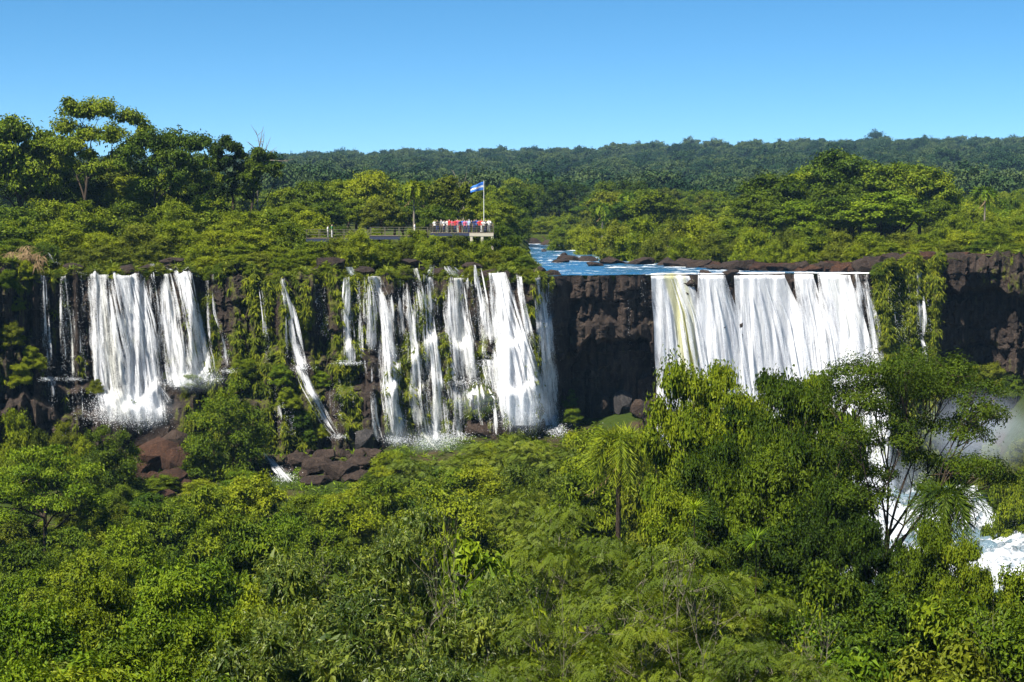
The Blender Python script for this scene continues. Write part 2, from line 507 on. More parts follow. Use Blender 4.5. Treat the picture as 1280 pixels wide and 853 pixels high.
def upper_z(X, d):
    pxa = 640 + X / (np.maximum(d, 1) / 2000)
    base = np.interp(pxa, [-600, 0, 150, 300, 420, 520, 640, 720, 900, 1060, 1150, 1300, 1800], [3.5, 3.4, 3.2, 3.6, 3.2, 2.4, 2.0, 1.6, 1.4, 1.8, 2.2, 2.4, 2.6])
    t = d - lip_d(pxa)
    rise = sstep(0, 26, t)
    z = lip_z(pxa) * (1 - rise) + base * rise
    # behind the falls that come over the left lip the shelf stays low for a few metres
    z = z + 0.45 * fbm(X / 4, d / 4, seed=8, oct=3) * sstep(0.0, 4, t)
    hill = sstep(560, 1780, d) * (53 + 11 * np.clip((pxa - 640) / 640, -1.5, 2.0)) + sstep(560, 900, d) * (5 * fbm(X / 260, d / 260, seed=10, oct=3))
    hill = hill - sstep(1850, 2400, d) * 25
    z = z + hill
    rm = river_mask(X, d)
    return z * (1 - rm) + (-0.7) * rm

tt = np.concatenate([[0, 0.3, 0.7], np.arange(1.2, 60, 0.8), np.arange(60, 260, 3.0), np.geomspace(260, 2300, 70)])
pxg = np.arange(-420, 1700, 7.0)
PXG, TG = np.meshgrid(pxg, tt, indexing='ij')
DG = lip_d(PXG) + TG
XG = (PXG - 640) / FPX * DG * KD
ZG = upper_z(XG, DG)
ZG[:, 0] = lip_z(pxg); ZG[:, 1] = np.minimum(ZG[:, 1], lip_z(pxg) + 0.03)
# bed of the streams that feed the falls
ground = link('ground', mesh('ground', np.stack([XG, DG * KD, ZG], -1).reshape(-1, 3), grid_faces(len(pxg), len(tt)), M['ground'], smooth=True))
tag(ground, 'green upper plain and wooded ridge above the falls', None, None, 'structure')

def gorge_z(X, d):
    z = np.interp(d, GORGE_D, GORGE_Z)
    z = z + 1.0 * fbm(X / 9, d / 9, seed=12, oct=4)
    lo = np.interp(d, [180, 195], [9, 16]); hi = np.interp(d, [180, 195], [22, 20])
    e = np.clip((X - lo) / (hi - lo), 0, 1); m = e * e * (3 - 2 * e) * sstep(100, 135, d)
    deep = -33 + sstep(0, 18, X - np.interp(d, [172, 196], [68, 54])) * 15 * sstep(150, 180, d) + sstep(60, 70, X) * 5 * sstep(195, 208, d) + 1.6 * fbm(X / 6, d / 6, seed=15, oct=4)
    return z * (1 - m) + deep * m

gx = np.concatenate([np.arange(-130, 150, 1.1)])
gd = np.concatenate([np.arange(-40, 30, 3.0), np.arange(30, 214, 1.2)])
GX, GD = np.meshgrid(gx, gd, indexing='ij')
gorge = link('gorge_ground', mesh('gorge_ground', np.stack([GX, GD * KD, gorge_z(GX, GD)], -1).reshape(-1, 3), grid_faces(len(gx), len(gd)), M['gorge'], smooth=True))
tag(gorge, 'overgrown rocky slope of the gorge below the falls', None, None, 'structure')

def d_on_gorge(px, py, lo=140, hi=201):
    """d at which the gorge ground is seen at a pixel, searched from the cliff forwards"""
    ds = np.arange(lo, hi, 0.25)
    p = P(px, py, ds)
    g = gorge_z(p[:, 0], ds)
    k = np.nonzero(p[:, 2] <= g)[0]
    return ds[k[0]] if len(k) else float(cliff_d(np.array([float(px)]), np.array([p[-1, 2]]))[0])

# ------------------------------------------------------------------ water
def water_mat(name, deep, foam_amt, stretch, foam_c=(0.78, 0.81, 0.84)):
    m, nt, out = mat_new(name); g = NT(nt)
    geo = g.n('NewGeometry'); pos = geo.outputs['Position']
    v = g.mapping(pos, stretch)
    n1 = g.noise(v, 0.28, 6, 0.62, 0.6); n2 = g.noise(v, 1.3, 5, 0.6, 0.4)
    at = g.n('Attribute'); at.attribute_name = 'foam'
    f = g.math('ADD', g.math('ADD', g.math('MULTIPLY', n1, 0.6), g.math('MULTIPLY', n2, 0.4)), at.outputs['Fac'])
    ff = g.ramp(f, [(foam_amt, 0.0), (foam_amt + 0.09, 1.0)])
    col = g.mix(ff, deep, foam_c)
    b = g.n('BsdfPrincipled'); g.l(col, b.inputs['Base Color'])
    g.l(g.ramp(ff, [(0.0, 0.16), (1.0, 0.8)]), b.inputs['Roughness']); b.inputs['Specular IOR Level'].default_value = 0.35
    g.l(g.bump(g.math('ADD', g.math('MULTIPLY', n2, 0.6), g.math('MULTIPLY', ff, 0.5)), 0.9, 0.5), b.inputs['Normal'])
    g.l(b.outputs[0], out.inputs[0])
    return m
M['river'] = water_mat('river_water', (0.016, 0.080, 0.17), 0.57, (0.55, 1.0, 1))
M['rapids'] = water_mat('rapids_water', (0.10, 0.15, 0.19), 0.455, (1, 1, 1), (0.40, 0.43, 0.48))

# the river above the falls runs up to its lip
pr = np.arange(655, 1093, 2.2)
tr = np.concatenate([[0.15, 0.4, 0.7], np.arange(1.0, 60, 0.7), np.arange(60, 235, 2.0)])
PR, TR = np.meshgrid(pr, tr, indexing='ij')
DR = lip_d(PR) + TR
XR = (PR - 640) / FPX * DR * KD
ZR = 0.10 * fbm(XR / 1.6, DR / 1.1, seed=51, oct=3) + 0.05
ZR = ZR - 0.12 * sstep(1.2, 0.15, TR)
rip = 0.35 * vnoise(XR / 9, DR / 2.6, seed=53) + 0.25 * vnoise(XR / 3, DR / 1.2, seed=54)
foam = np.where((np.abs(TR - 2) < 3.5) & (PR > 790), 0.05, 0) + 0.07 * sstep(2.6, 0.2, TR + 1.2 * vnoise(PR / 7.0, TR, seed=57)) * sstep(800, 812, PR) + np.clip(rip, 0, 1) * 0.26 + sstep(200, 150, DR) * 0 + sstep(385, 400, DR) * 0.12
ZR = ZR + 0.25 * np.clip(rip, 0, 1) * (TR > 3)
keep = (PR > 683) | (TR > 16)
# dry rock at the lip between the lone fall and the wide curtain: the water ends behind it
dry = (PR > 683) & (PR < 806) & (TR < 1.5)
fidx = grid_faces(len(pr), len(tr)); kk = (keep & ~dry).ravel()
river = link('river', mesh('river', np.stack([XR, DR * KD, ZR], -1).reshape(-1, 3), fidx[kk[fidx].all(1)], M['river'], {'foam': foam.ravel()}, smooth=True))
tag(river, 'blue river with white riffles above the falls', None, None, 'structure')

# churned river at the bottom of the gorge
wx = np.arange(12, 84, 0.45); wd = np.arange(150, 207.5, 0.5)
WX, WD = np.meshgrid(wx, wd, indexing='ij')
WZ = -30.6 + sstep(180, 206, WD) * 2.4 + 1.7 * fbm(WX / 3.2, WD / 3.2, seed=55, oct=5, gain=.6) + 0.8 * np.abs(vnoise(WX / 1.3, WD / 1.3, seed=56))
gr = link('gorge_river', mesh('gorge_river', np.stack([WX, WD * KD, WZ], -1).reshape(-1, 3), grid_faces(len(wx), len(wd)), M['rapids'], {'foam': (0.02 + 0.14 * vnoise(WX / 4, WD / 4, seed=58)).ravel()}, smooth=True))
tag(gr, 'white churning river at the foot of the wide falls', None, None, 'structure')

def fall_mat(name, a, b_, algae):
    m, nt, out = mat_new(name); g = NT(nt)
    uv = g.n('UVMap'); uv.uv_map = 'UVMap'
    v1 = g.mapping(uv.outputs[0], (2.6, 0.16, 1)); v2 = g.mapping(uv.outputs[0], (6.0, 1.1, 1)); v3 = g.mapping(uv.outputs[0], (10.0, 6.0, 1))
    n1 = g.noise(v1, 1.0, 4, 0.6, 0.9); n2 = g.noise(v2, 1.0, 4, 0.65, 0.9); n3 = g.noise(v3, 1.0, 3, 0.6)
    at = g.n('Attribute'); at.attribute_name = 'dens'
    al = g.n('Attribute'); al.attribute_name = 'algae'
    s = g.math('ADD', g.math('ADD', g.math('MULTIPLY', n1, 0.50), g.math('MULTIPLY', n2, 0.30)), g.math('MULTIPLY', n3, 0.20))
    sc2 = g.math('ADD', g.math('MULTIPLY', g.math('SUBTRACT', s, 0.5), 2.1), 0.5)
    f = g.math('ADD', sc2, g.math('SUBTRACT', at.outputs['Fac'], 1.0))
    alpha = g.ramp(f, [(0.02, 0.0), (0.30, 0.62), (0.56, 1.0)])
    col = g.mix(g.ramp(s, [(0.36, 0.0), (0.6, 1.0)]), a, b_)  # first tone: thin water, with bluish shadow put into the colour
    col = g.mix(al.outputs['Fac'], col, algae)
    d = g.n('BsdfPrincipled'); d.inputs['Roughness'].default_value = 0.55; d.inputs['Specular IOR Level'].default_value = 0.3
    g.l(col, d.inputs['Base Color']); g.l(g.bump(g.math('ADD', g.math('MULTIPLY', n1, 0.35), g.math('ADD', g.math('MULTIPLY', n2, 0.5), g.math('MULTIPLY', n3, 0.45))), 0.55, 0.35), d.inputs['Normal'])
    tl = g.n('BsdfTranslucent'); tl.inputs[0].default_value = (0.8, 0.84, 0.9, 1)
    m1 = g.n('MixShader'); m1.inputs[0].default_value = 0.25
    g.l(d.outputs[0], m1.inputs[1]); g.l(tl.outputs[0], m1.inputs[2])
    tr_ = g.n('BsdfTransparent'); m2 = g.n('MixShader')
    g.l(alpha, m2.inputs[0]); g.l(tr_.outputs[0], m2.inputs[1]); g.l(m1.outputs[0], m2.inputs[2]); g.l(m2.outputs[0], out.inputs[0])
    return m
M['fall'] = fall_mat('falling_water', (0.58, 0.60, 0.68), (0.82, 0.83, 0.85), (0.46, 0.44, 0.09))
M['spray'] = flat_mat('spray_drops', (0.84, 0.86, 0.90), 0.6, 0.03, 2.0)

RNG = np.random.default_rng(7)

def stream_mesh(pts, dens, algae=0.0, out=0.75, bulge=0.12, lip=True, seed=0):
    pts = np.array(pts, float)
    L = np.abs(np.diff(pts[:, 1])).sum() / 10.0
    n = max(8, int(L / 0.35))
    key = np.concatenate([[0], np.cumsum(np.hypot(np.diff(pts[:, 0]), np.diff(pts[:, 1])))]); key /= key[-1]
    t = np.linspace(0, 1, n)
    cx = np.interp(t, key, pts[:, 0]); cyy = np.interp(t, key, pts[:, 1]); hw = np.interp(t, key, pts[:, 2])
    # smooth the polyline a little
    for _ in range(3):
        cx[1:-1] = (cx[:-2] + 2 * cx[1:-1] + cx[2:]) / 4; cyy[1:-1] = (cyy[:-2] + 2 * cyy[1:-1] + cyy[2:]) / 4; hw[1:-1] = (hw[:-2] + 2 * hw[1:-1] + hw[2:]) / 4
    m = max(5, int(hw.max() * 2 / 10.0 / 0.17))
    q = np.linspace(-1, 1, m)
    Tm, Q = np.meshgrid(t, q, indexing='ij')
    um = Q * hw[:, None] / 10.0; vm = Tm * L
    wig = 0.05 * vnoise(Tm * 9, Q * 2, seed=seed + 3)
    px = cx[:, None] + (Q + wig) * hw[:, None]; py = cyy[:, None] + 0 * Q
    streak = 0.5 * vnoise(um * 1.3 + seed * 9.7 + .5 * vnoise(um * .6, vm * .3, seed=seed + 21), vm * 0.14 + 0.3, seed=seed) + 0.4 * vnoise(um * 2.6 + seed * 3.1, vm * 0.42, seed=seed + 1) + .3 * vnoise(um * 5.0, vm * 1.1, seed=seed + 2)
    if dens > .95: streak = 2.2 * vnoise(um * .34 + seed * 9.7 - .02 * vm, vm * 0.03 + 0.3, seed=seed) + 0.45 * streak
    o = out + bulge * (1 - Q ** 2) + (0.32 if dens < .95 else 0.2) * streak + 0.55 * sstep(0, 0.5, Tm) * min(1.0, L / 12.0)
    V = surf_at(px, py, o)
    e = np.clip((1 - np.abs(Q)) * hw[:, None] / 10.0 / 1.0 + 0.45 * vnoise(um * 0 + np.sign(Q) * 3, vm * 0.5 + seed, seed=seed + 8), 0, 1)
    de = dens * np.ones_like(Q) - 0.42 * (1 - e) + 0.10 * vnoise(um * 2 + seed, vm * 0.15, seed=seed + 5)
    de = de - 0.25 * sstep(0.90, 1.0, Tm) + 0.10 * vnoise(um * 0.9 + seed, vm * 0.35, seed=seed + 6)
    if lip:   # the first rows lie back over the lip
        rows = []
        for k, back in ((0, 1.3), (1, 0.6)):
            r = V[0].copy(); r[:, 1] += back + out; r[:, 0] *= (r[:, 1] / V[0][:, 1]); r[:, 2] = np.maximum(r[:, 2], lip_z(px[0]) + 0.12 - 0.1 * k) ; rows.append(r)
        V = np.concatenate([np.stack(rows), V]); de = np.concatenate([de[:1], de[:1], de])
        um = np.concatenate([um[:1], um[:1], um]); vm = np.concatenate([vm[:1] - 1.2, vm[:1] - 0.6, vm]); n += 2
        Q = np.concatenate([Q[:1], Q[:1], Q])
    # free-falling strands in front of the sheet
    Vs, Fs, Ds, Us, off = [V.reshape(-1, 3)], [grid_faces(n, m)], [de.ravel()], [np.stack([um + seed * 3.7, vm + seed * 1.3], -1).reshape(-1, 2)], V.reshape(-1, 3).shape[0]
    rs = np.random.default_rng(seed + 900)
    for _ in range(int(hw.max() * 2 / 10.0 * (2.2 if L > 6 else 1.0))):
        t0 = rs.random() ** 1.6 * 0.6; t1 = min(1.0, t0 + rs.uniform(.25, .75)); k = max(6, int((t1 - t0) * L / .5)); w_ = rs.uniform(.06, .26)
        q0 = rs.uniform(-.95, .95); tq = np.linspace(t0, t1, k)
        cxx = np.interp(tq, t, cx) + (q0 + .12 * (tq - t0) * rs.normal()) * np.interp(tq, t, hw); cy2 = np.interp(tq, t, cyy)
        prof = w_ * np.sin(np.linspace(.25, 2.9, k)) ** .7
        dd_ = np.stack([cxx - prof * 10, cxx, cxx + prof * 10], 1)
        oo = out + .35 + rs.uniform(0, .45) * sstep(0, .6, tq - t0 + .15) + .55 * sstep(0, .5, tq) * min(1.0, L / 12.0)
        vv = surf_at(dd_, np.repeat(cy2[:, None], 3, 1), oo[:, None] + np.array([0, .08, 0]))
        Vs.append(vv.reshape(-1, 3)); Fs.append(grid_faces(k, 3) + off); off += 3 * k
        Ds.append(np.repeat(np.minimum(dens + .04, 1.0) - .10 - .5 * sstep(.6, 1, np.linspace(0, 1, k)) - .2 * sstep(.15, 0, np.linspace(0, 1, k)), 3) - np.tile([.12, 0, .12], k)); Us.append(np.stack([np.tile([-w_, 0, w_], k) + rs.uniform(0, 50), np.repeat(tq * L, 3) + seed], -1))
    alg = np.clip(algae * (0.9 - np.abs(Q - 0.15) * 1.6 + 0.5 * vnoise(um * 1.7, vm * 0.1, seed=seed + 9)), 0, 1)
    al_all = np.concatenate([alg.ravel(), np.zeros(off - alg.size)])
    return mesh('water_stream', np.concatenate(Vs), np.concatenate(Fs), M['fall'], {'dens': np.concatenate(Ds), 'algae': al_all}, np.concatenate(Us), smooth=True)

TET = np.array([[1, 1, 1], [1, -1, -1], [-1, 1, -1], [-1, -1, 1]], float)
TETF = np.array([[0, 1, 2], [0, 3, 1], [0, 2, 3], [1, 3, 2]])

def drops_mesh(name, C, S):
    n = len(C)
    a = RNG.normal(size=(n, 3, 3)); qm, _ = np.linalg.qr(a)
    V = C[:, None] + np.einsum('kj,njl->nkl', TET, qm) * S[:, None, None] * 0.6
    V[..., 2] = C[:, None, 2] + (V[..., 2] - C[:, None, 2]) * 1.5
    F = TETF[None] + np.arange(n)[:, None, None] * 4
    return mesh(name, V.reshape(-1, 3), F.reshape(-1, 3), M['spray'])

def drop_cloud(pts, n, spread=0.95, out=1.1):
    pts = np.array(pts, float)
    key = np.linspace(0, 1, len(pts))
    t = RNG.random(n) ** 0.7
    cx = np.interp(t, key, pts[:, 0]); cyy = np.interp(t, key, pts[:, 1]); hw = np.interp(t, key, pts[:, 2])
    q = np.clip(RNG.normal(size=n) * 0.6, -1.5, 1.5) * spread
    return surf_at(cx + q * hw, cyy, out + 0.9 * RNG.random(n) * t)

_fs = [0]
def waterfall(label, streams, foam=None, drops=1.0, veils=()):
    """streams: (points, density, algae, lip); foam: (px, py, spread px, count) where the water lands"""
    p0 = streams[0][0][-1]
    root = link('waterfall', None, None, tuple(surf_at(p0[0], p0[1], 0.5)))
    tag(root, label, 'waterfall', 'waterfalls along the cliff')
    bpy.context.view_layer.update()
    inv = Matrix.Translation(-root.location)
    cl = []
    vr = np.random.default_rng(int(p0[0] * 7 + p0[1]))
    streams = list(streams)
    for (xa, xb, ya, yb, nv, dv) in veils:          # many fine threads over a stretch of rock
        for _ in range(nv):
            x = vr.uniform(xa, xb); y0 = ya + vr.uniform(0, 6); y1 = yb - vr.random() ** 2 * (yb - ya) * .6; w = vr.uniform(1.2, 3.6)
            dx = (y1 - y0) * vr.uniform(.02, .13)
            streams.append(([(x, y0, w * .7), (x + dx * .35, (y0 + y1) / 2, w), (x + dx, y1, w * 1.25)], dv + vr.uniform(-.1, .1), vr.random() * .35, False))
    for st in streams:
        pts, dens = st[0], st[1]; dens = dens + 0.22 * float(np.clip(1.25 - max(q[2] for q in pts) / 12.0, 0, 1)) if dens < .9 else dens; alg = st[2] if len(st) > 2 else 0.0; lip = st[3] if len(st) > 3 else True
        _fs[0] += 1
        up = max(p[1] for p in pts) < 349        # steps above the lip lie back on the shelf
        o = link('water_stream', stream_mesh(pts, dens, alg, lip=lip and not up, seed=_fs[0], out=-1.3 if up else 0.75), root); o.matrix_parent_inverse = inv
        ln = sum(abs(pts[i + 1][1] - pts[i][1]) for i in range(len(pts) - 1)); w = max(p[2] for p in pts)
        n = int(drops * ln * (w ** 0.6) * 0.5)
        if n > 4: cl.append(drop_cloud(pts, n))
    S = []
    C = np.concatenate(cl) if cl else np.zeros((0, 3))
    S = RNG.uniform(0.008, 0.028, len(C))
    for (fx, fy, sx, sy, n) in (foam or []):
        n = int(n * 4)
        c = surf_at(fx + RNG.normal(size=n) * sx, fy + RNG.normal(size=n) * sy, 0.6 + RNG.random(n) * 2.0)
        C = np.concatenate([C, c]); S = np.concatenate([S, 0.010 + 0.034 * RNG.random(n) ** 2.5])
    if len(C):
        o = link('spray', drops_mesh('spray', C, S), root); o.matrix_parent_inverse = inv; o['kind'] = 'stuff'
    return root

waterfall('slender veil of water beside the mossy rock buttress, dropping onto a shelf', [([(55, 345, 4), (57, 400, 6), (60, 472, 8)], .66), ([(64, 477, 6), (66, 495, 5), (66, 513, 6)], .6, 0, False), ([(78, 538, 2), (79, 550, 3)], .6, 0, False)], [(62, 474, 6, 1.5, 130)])
waterfall('sparse twin threads of water between the slender veil and the broad white curtain', [([(81, 347, 6), (87, 400, 8), (90, 474, 9)], .56, .2), ([(103, 345, 3), (104, 400, 4), (104, 455, 4)], .5), ([(90, 478, 5), (100, 505, 5), (112, 525, 5)], .45, .3, False)], [(91, 474, 7, 1.5, 80)], veils=[(72, 112, 345, 478, 7, .5), (84, 118, 480, 528, 5, .5)])
waterfall('broad white curtain of water foaming down onto red-brown rocks', [([(126, 344, 15), (131, 400, 21), (141, 480, 27), (152, 527, 33)], .84, .15), ([(158, 345, 22), (170, 400, 25), (180, 480, 26), (184, 527, 24)], .92), ([(189, 345, 4), (194, 380, 5), (199, 435, 6)], .6), ([(200, 484, 4), (207, 492, 4), (213, 505, 4)], .8, 0, False)],
          [(150, 520, 18, 7, 900), (182, 522, 12, 7, 800), (128, 505, 9, 9, 300)], veils=[(110, 200, 345, 500, 8, .6), (196, 214, 480, 520, 4, .55)])
waterfall('forked white waterfall with a mossy rib down its middle', [([(206, 343, 8), (213, 400, 14), (224, 470, 17), (228, 484, 18)], .88, .1), ([(228, 344, 12), (240, 400, 14), (250, 450, 18), (258, 476, 18)], .88)], [(228, 480, 12, 3, 350), (258, 474, 10, 3, 350)], veils=[(200, 262, 346, 470, 5, .6)])
waterfall('thread of water bending sideways down a mossy cliff', [([(266, 352, 2), (270, 395, 2.5), (280, 422, 3), (284, 440, 5), (284, 464, 6)], .62)], [(284, 464, 5, 1.5, 60)], veils=[(272, 290, 420, 466, 3, .45)])
waterfall('hair-thin stream over green moss beside a slanting white fall', [([(325, 350, 3), (332, 400, 3.5), (335, 455, 4)], .6), ([(341, 460, 3), (342, 490, 3)], .5, 0, False), ([(361, 510, 2), (363, 530, 3)], .6, 0, False)], veils=[(330, 370, 470, 545, 5, .42)])
waterfall('slanting white fall that slides down a long mossy slope', [([(353, 352, 3), (362, 390, 7), (370, 440, 10), (376, 462, 10)], .80), ([(374, 458, 7), (384, 484, 8), (400, 514, 9), (412, 535, 7), (424, 548, 5)], .85, 0, False), ([(357, 385, 1.6), (358, 420, 2), (359, 450, 2.5)], .6, .3)], [(376, 460, 6, 3, 120), (422, 546, 6, 2, 90)])
waterfall('faint trickle over dark rock beside mossy hummocks', [([(394, 355, 3), (401, 385, 4), (402, 420, 5)], .42), ([(416, 478, 1.5), (418, 510, 2), (431, 530, 2)], .5, 0, False)], veils=[(392, 410, 352, 430, 4, .42), (410, 440, 470, 540, 5, .42)])
waterfall('short straight fall landing on a dark square ledge', [([(436, 334, 5), (441, 345, 7)], .8), ([(436, 347, 6), (434, 400, 8), (436, 452, 10)], .80)], [(436, 454, 9, 1.5, 160)], veils=[(426, 458, 346, 450, 5, .5)])
waterfall('curved white fall streaming past the dark square ledge to the boulders', [([(460, 346, 5), (463, 390, 6), (465, 440, 7)], .68), ([(468, 346, 8), (480, 380, 12), (486, 430, 15), (490, 490, 14), (498, 550, 13)], .86), ([(466, 490, 3), (468, 520, 4), (475, 552, 5)], .7, 0, False), ([(404 + 50, 450, 2), (458, 470, 2)], .6, 0, False)], [(498, 550, 9, 3, 260), (488, 440, 8, 4, 100)], veils=[(455, 500, 348, 450, 5, .5), (460, 500, 450, 550, 6, .55)])
waterfall('yellow-tinged fall sliding beside an algae-green rib of rock', [([(507, 350, 4), (514, 400, 9), (519, 450, 11), (521, 500, 11), (530, 545, 14), (546, 563, 18)], .80, .25), ([(518, 336, 4), (525, 365, 5), (530, 400, 5)], .66, .3)], [(535, 552, 14, 5, 260)], veils=[(503, 530, 350, 540, 6, .5)])
waterfall('narrow straight white fall between two algae-green ribs', [([(540, 331, 4), (537, 348, 5)], .8), ([(535, 348, 6), (538, 400, 8), (544, 450, 9), (548, 500, 11), (552, 550, 14)], .88, .1)], [(552, 548, 14, 6, 350)], veils=[(525, 558, 350, 545, 6, .55)])
waterfall('wide white veil breaking into many small cascades on mossy steps', [([(562, 333, 7), (572, 347, 13)], .85), ([(570, 348, 15), (573, 400, 19), (579, 440, 22), (584, 478, 26)], .80, .15), ([(596, 332, 5), (598, 350, 7), (606, 395, 9), (611, 430, 10)], .78), ([(566, 478, 8), (570, 510, 8), (574, 545, 9)], .74, .1, False), ([(590, 480, 12), (596, 505, 10), (599, 525, 6)], .78, 0, False), ([(612, 450, 14), (618, 480, 13), (630, 505, 10)], .82, 0, False)],
          [(582, 478, 16, 3, 250), (574, 546, 10, 3, 150), (615, 455, 12, 5, 220)], veils=[(555, 618, 350, 470, 10, .58), (556, 640, 470, 545, 14, .6), (604, 640, 430, 510, 8, .65)])
waterfall('tall dense white fall fanning out at its foot on the green bank', [([(622, 342, 11), (634, 400, 19), (644, 450, 25), (655, 500, 31), (664, 532, 33)], 1.06), ([(648, 346, 4), (654, 390, 6), (664, 440, 8)], .72)], [(660, 522, 17, 8, 900), (645, 490, 16, 12, 500)], veils=[(612, 666, 346, 440, 5, .6), (625, 690, 440, 535, 10, .65)])
waterfall('lone white fall at the edge of the bare dark rock face', [([(673, 348, 6), (680, 400, 10), (686, 470, 12), (690, 525, 11), (700, 545, 9)], .86, .05)], [(696, 538, 7, 4, 250)], veils=[(666, 690, 350, 500, 4, .5)])
waterfall('massive white curtain with a yellow streak next to the bare rock face', [([(837, 346, 24), (850, 390, 33), (862, 480, 42), (870, 560, 46), (876, 640, 52)], 1.24, .95), ([(784, 352, 1.5), (786, 395, 1.5), (787, 440, 2)], .45, .7), ([(803, 350, 4), (806, 380, 4)], .42)], [(868, 610, 40, 22, 1100)], .7)
waterfall('massive white curtain under the flat rock at the brink', [([(889, 346, 17), (898, 400, 28), (906, 520, 36), (910, 640, 42)], 1.2), ([(949, 346, 32), (962, 400, 44), (976, 520, 52), (984, 640, 58)], 1.26)], [(950, 612, 45, 22, 1100)], .7)
waterfall('pleated white curtain between a dark cleft and a thin side fall', [([(1005, 346, 12), (1018, 410, 21), (1030, 520, 28), (1036, 640, 32)], 1.1), ([(1042, 346, 20), (1056, 410, 28), (1066, 470, 31), (1076, 560, 36), (1082, 640, 42)], 1.18, .12)], [(1070, 615, 40, 20, 1400)], .7)
waterfall('thin side fall separated from the wide white curtain by dark rock', [([(1070, 347, 5), (1078, 395, 7), (1084, 440, 8)], .72), ([(1081, 347, 5), (1092, 400, 7), (1100, 460, 8), (1105, 520, 9), (1108, 600, 10)], .9)], [(1104, 540, 10, 30, 250)])
waterfall('slim solitary fall down a moss-hung cliff with a spout at its foot', [([(1149, 346, 4), (1152, 390, 5), (1154, 420, 6)], .78), ([(1150, 420, 3), (1157, 437, 4), (1160, 458, 6)], .92, 0, False), ([(1136, 352, 2), (1138, 390, 2), (1138, 450, 2.5)], .42)], [(1160, 457, 5, 2, 80)], veils=[(1108, 1170, 350, 440, 6, .35)])
waterfall('small white cascade tumbling between boulders under the slanting fall', [([(330, 566, 5), (342, 578, 8), (354, 594, 8), (366, 604, 5)], .98, 0, False)], [(355, 596, 8, 4, 200)], 1.5)
waterfall('little rill crossing the mossy shelf above the slender veil', [([(62, 316, 3), (69, 327, 4), (74, 332, 4)], .9, 0, False), ([(85, 337, 4), (100, 341, 8), (112, 344, 6)], .9, 0, False)])
waterfall('short upper step of the forked fall among dark rocks', [([(190, 330, 3), (196, 341, 4)], .8, 0, False), ([(211, 334, 4), (222, 343, 8)], .9, 0, False)])

# ------------------------------------------------------------------ plants
class Proto:
    def __init__(s, H, W, parts): s.H, s.W, s.parts = H, W, parts      # parts: (name, mesh)

def crown_centres(rng, H, W, base, shape, n, rr):
    out = []
    tries = 0
    zc = (base + H) / 2; rz = (H - base) / 2; rx = W / 2
    while len(out) < n and tries < n * 60:
        tries += 1
        r = rng.uniform(*rr) * W
        v = rng.normal(size=3); v /= np.linalg.norm(v)
        if shape == 'round':
            if v[2] < -0.55: continue
            k = rng.uniform(0.45, 1.0)
            c = np.array([v[0] * (rx - r * 0.7) * k, v[1] * (rx - r * 0.7) * k, zc + v[2] * (rz - r * 0.6) * k])
        elif shape == 'umbrella':
            a = rng.uniform(0, 2 * math.pi); q = math.sqrt(rng.random())
            c = np.array([math.cos(a) * q * (rx - r * 0.6), math.sin(a) * q * (rx - r * 0.6), 0])
            c[2] = H - r * 0.4 - (q ** 2) * (H - base) * 0.62 - rng.random() ** 2 * (H - base) * 0.38
        else:                                                   # shrub: a dome from the ground up
            a = rng.uniform(0, 2 * math.pi); e = math.asin(rng.uniform(0.0, 1.0)); k = rng.uniform(0.5, 1.0)
            c = np.array([math.cos(a) * math.cos(e) * (rx - r * .7) * k, math.sin(a) * math.cos(e) * (rx - r * .7) * k, base * .5 + math.sin(e) * (H - r * .7 - base * .5) * k])
            c[2] = max(c[2], r * 0.45)
        if all(np.linalg.norm((c - p[0])) > 0.55 * (r + p[1]) for p in out) or tries > n * 30:
            out.append((c, r))
    return out

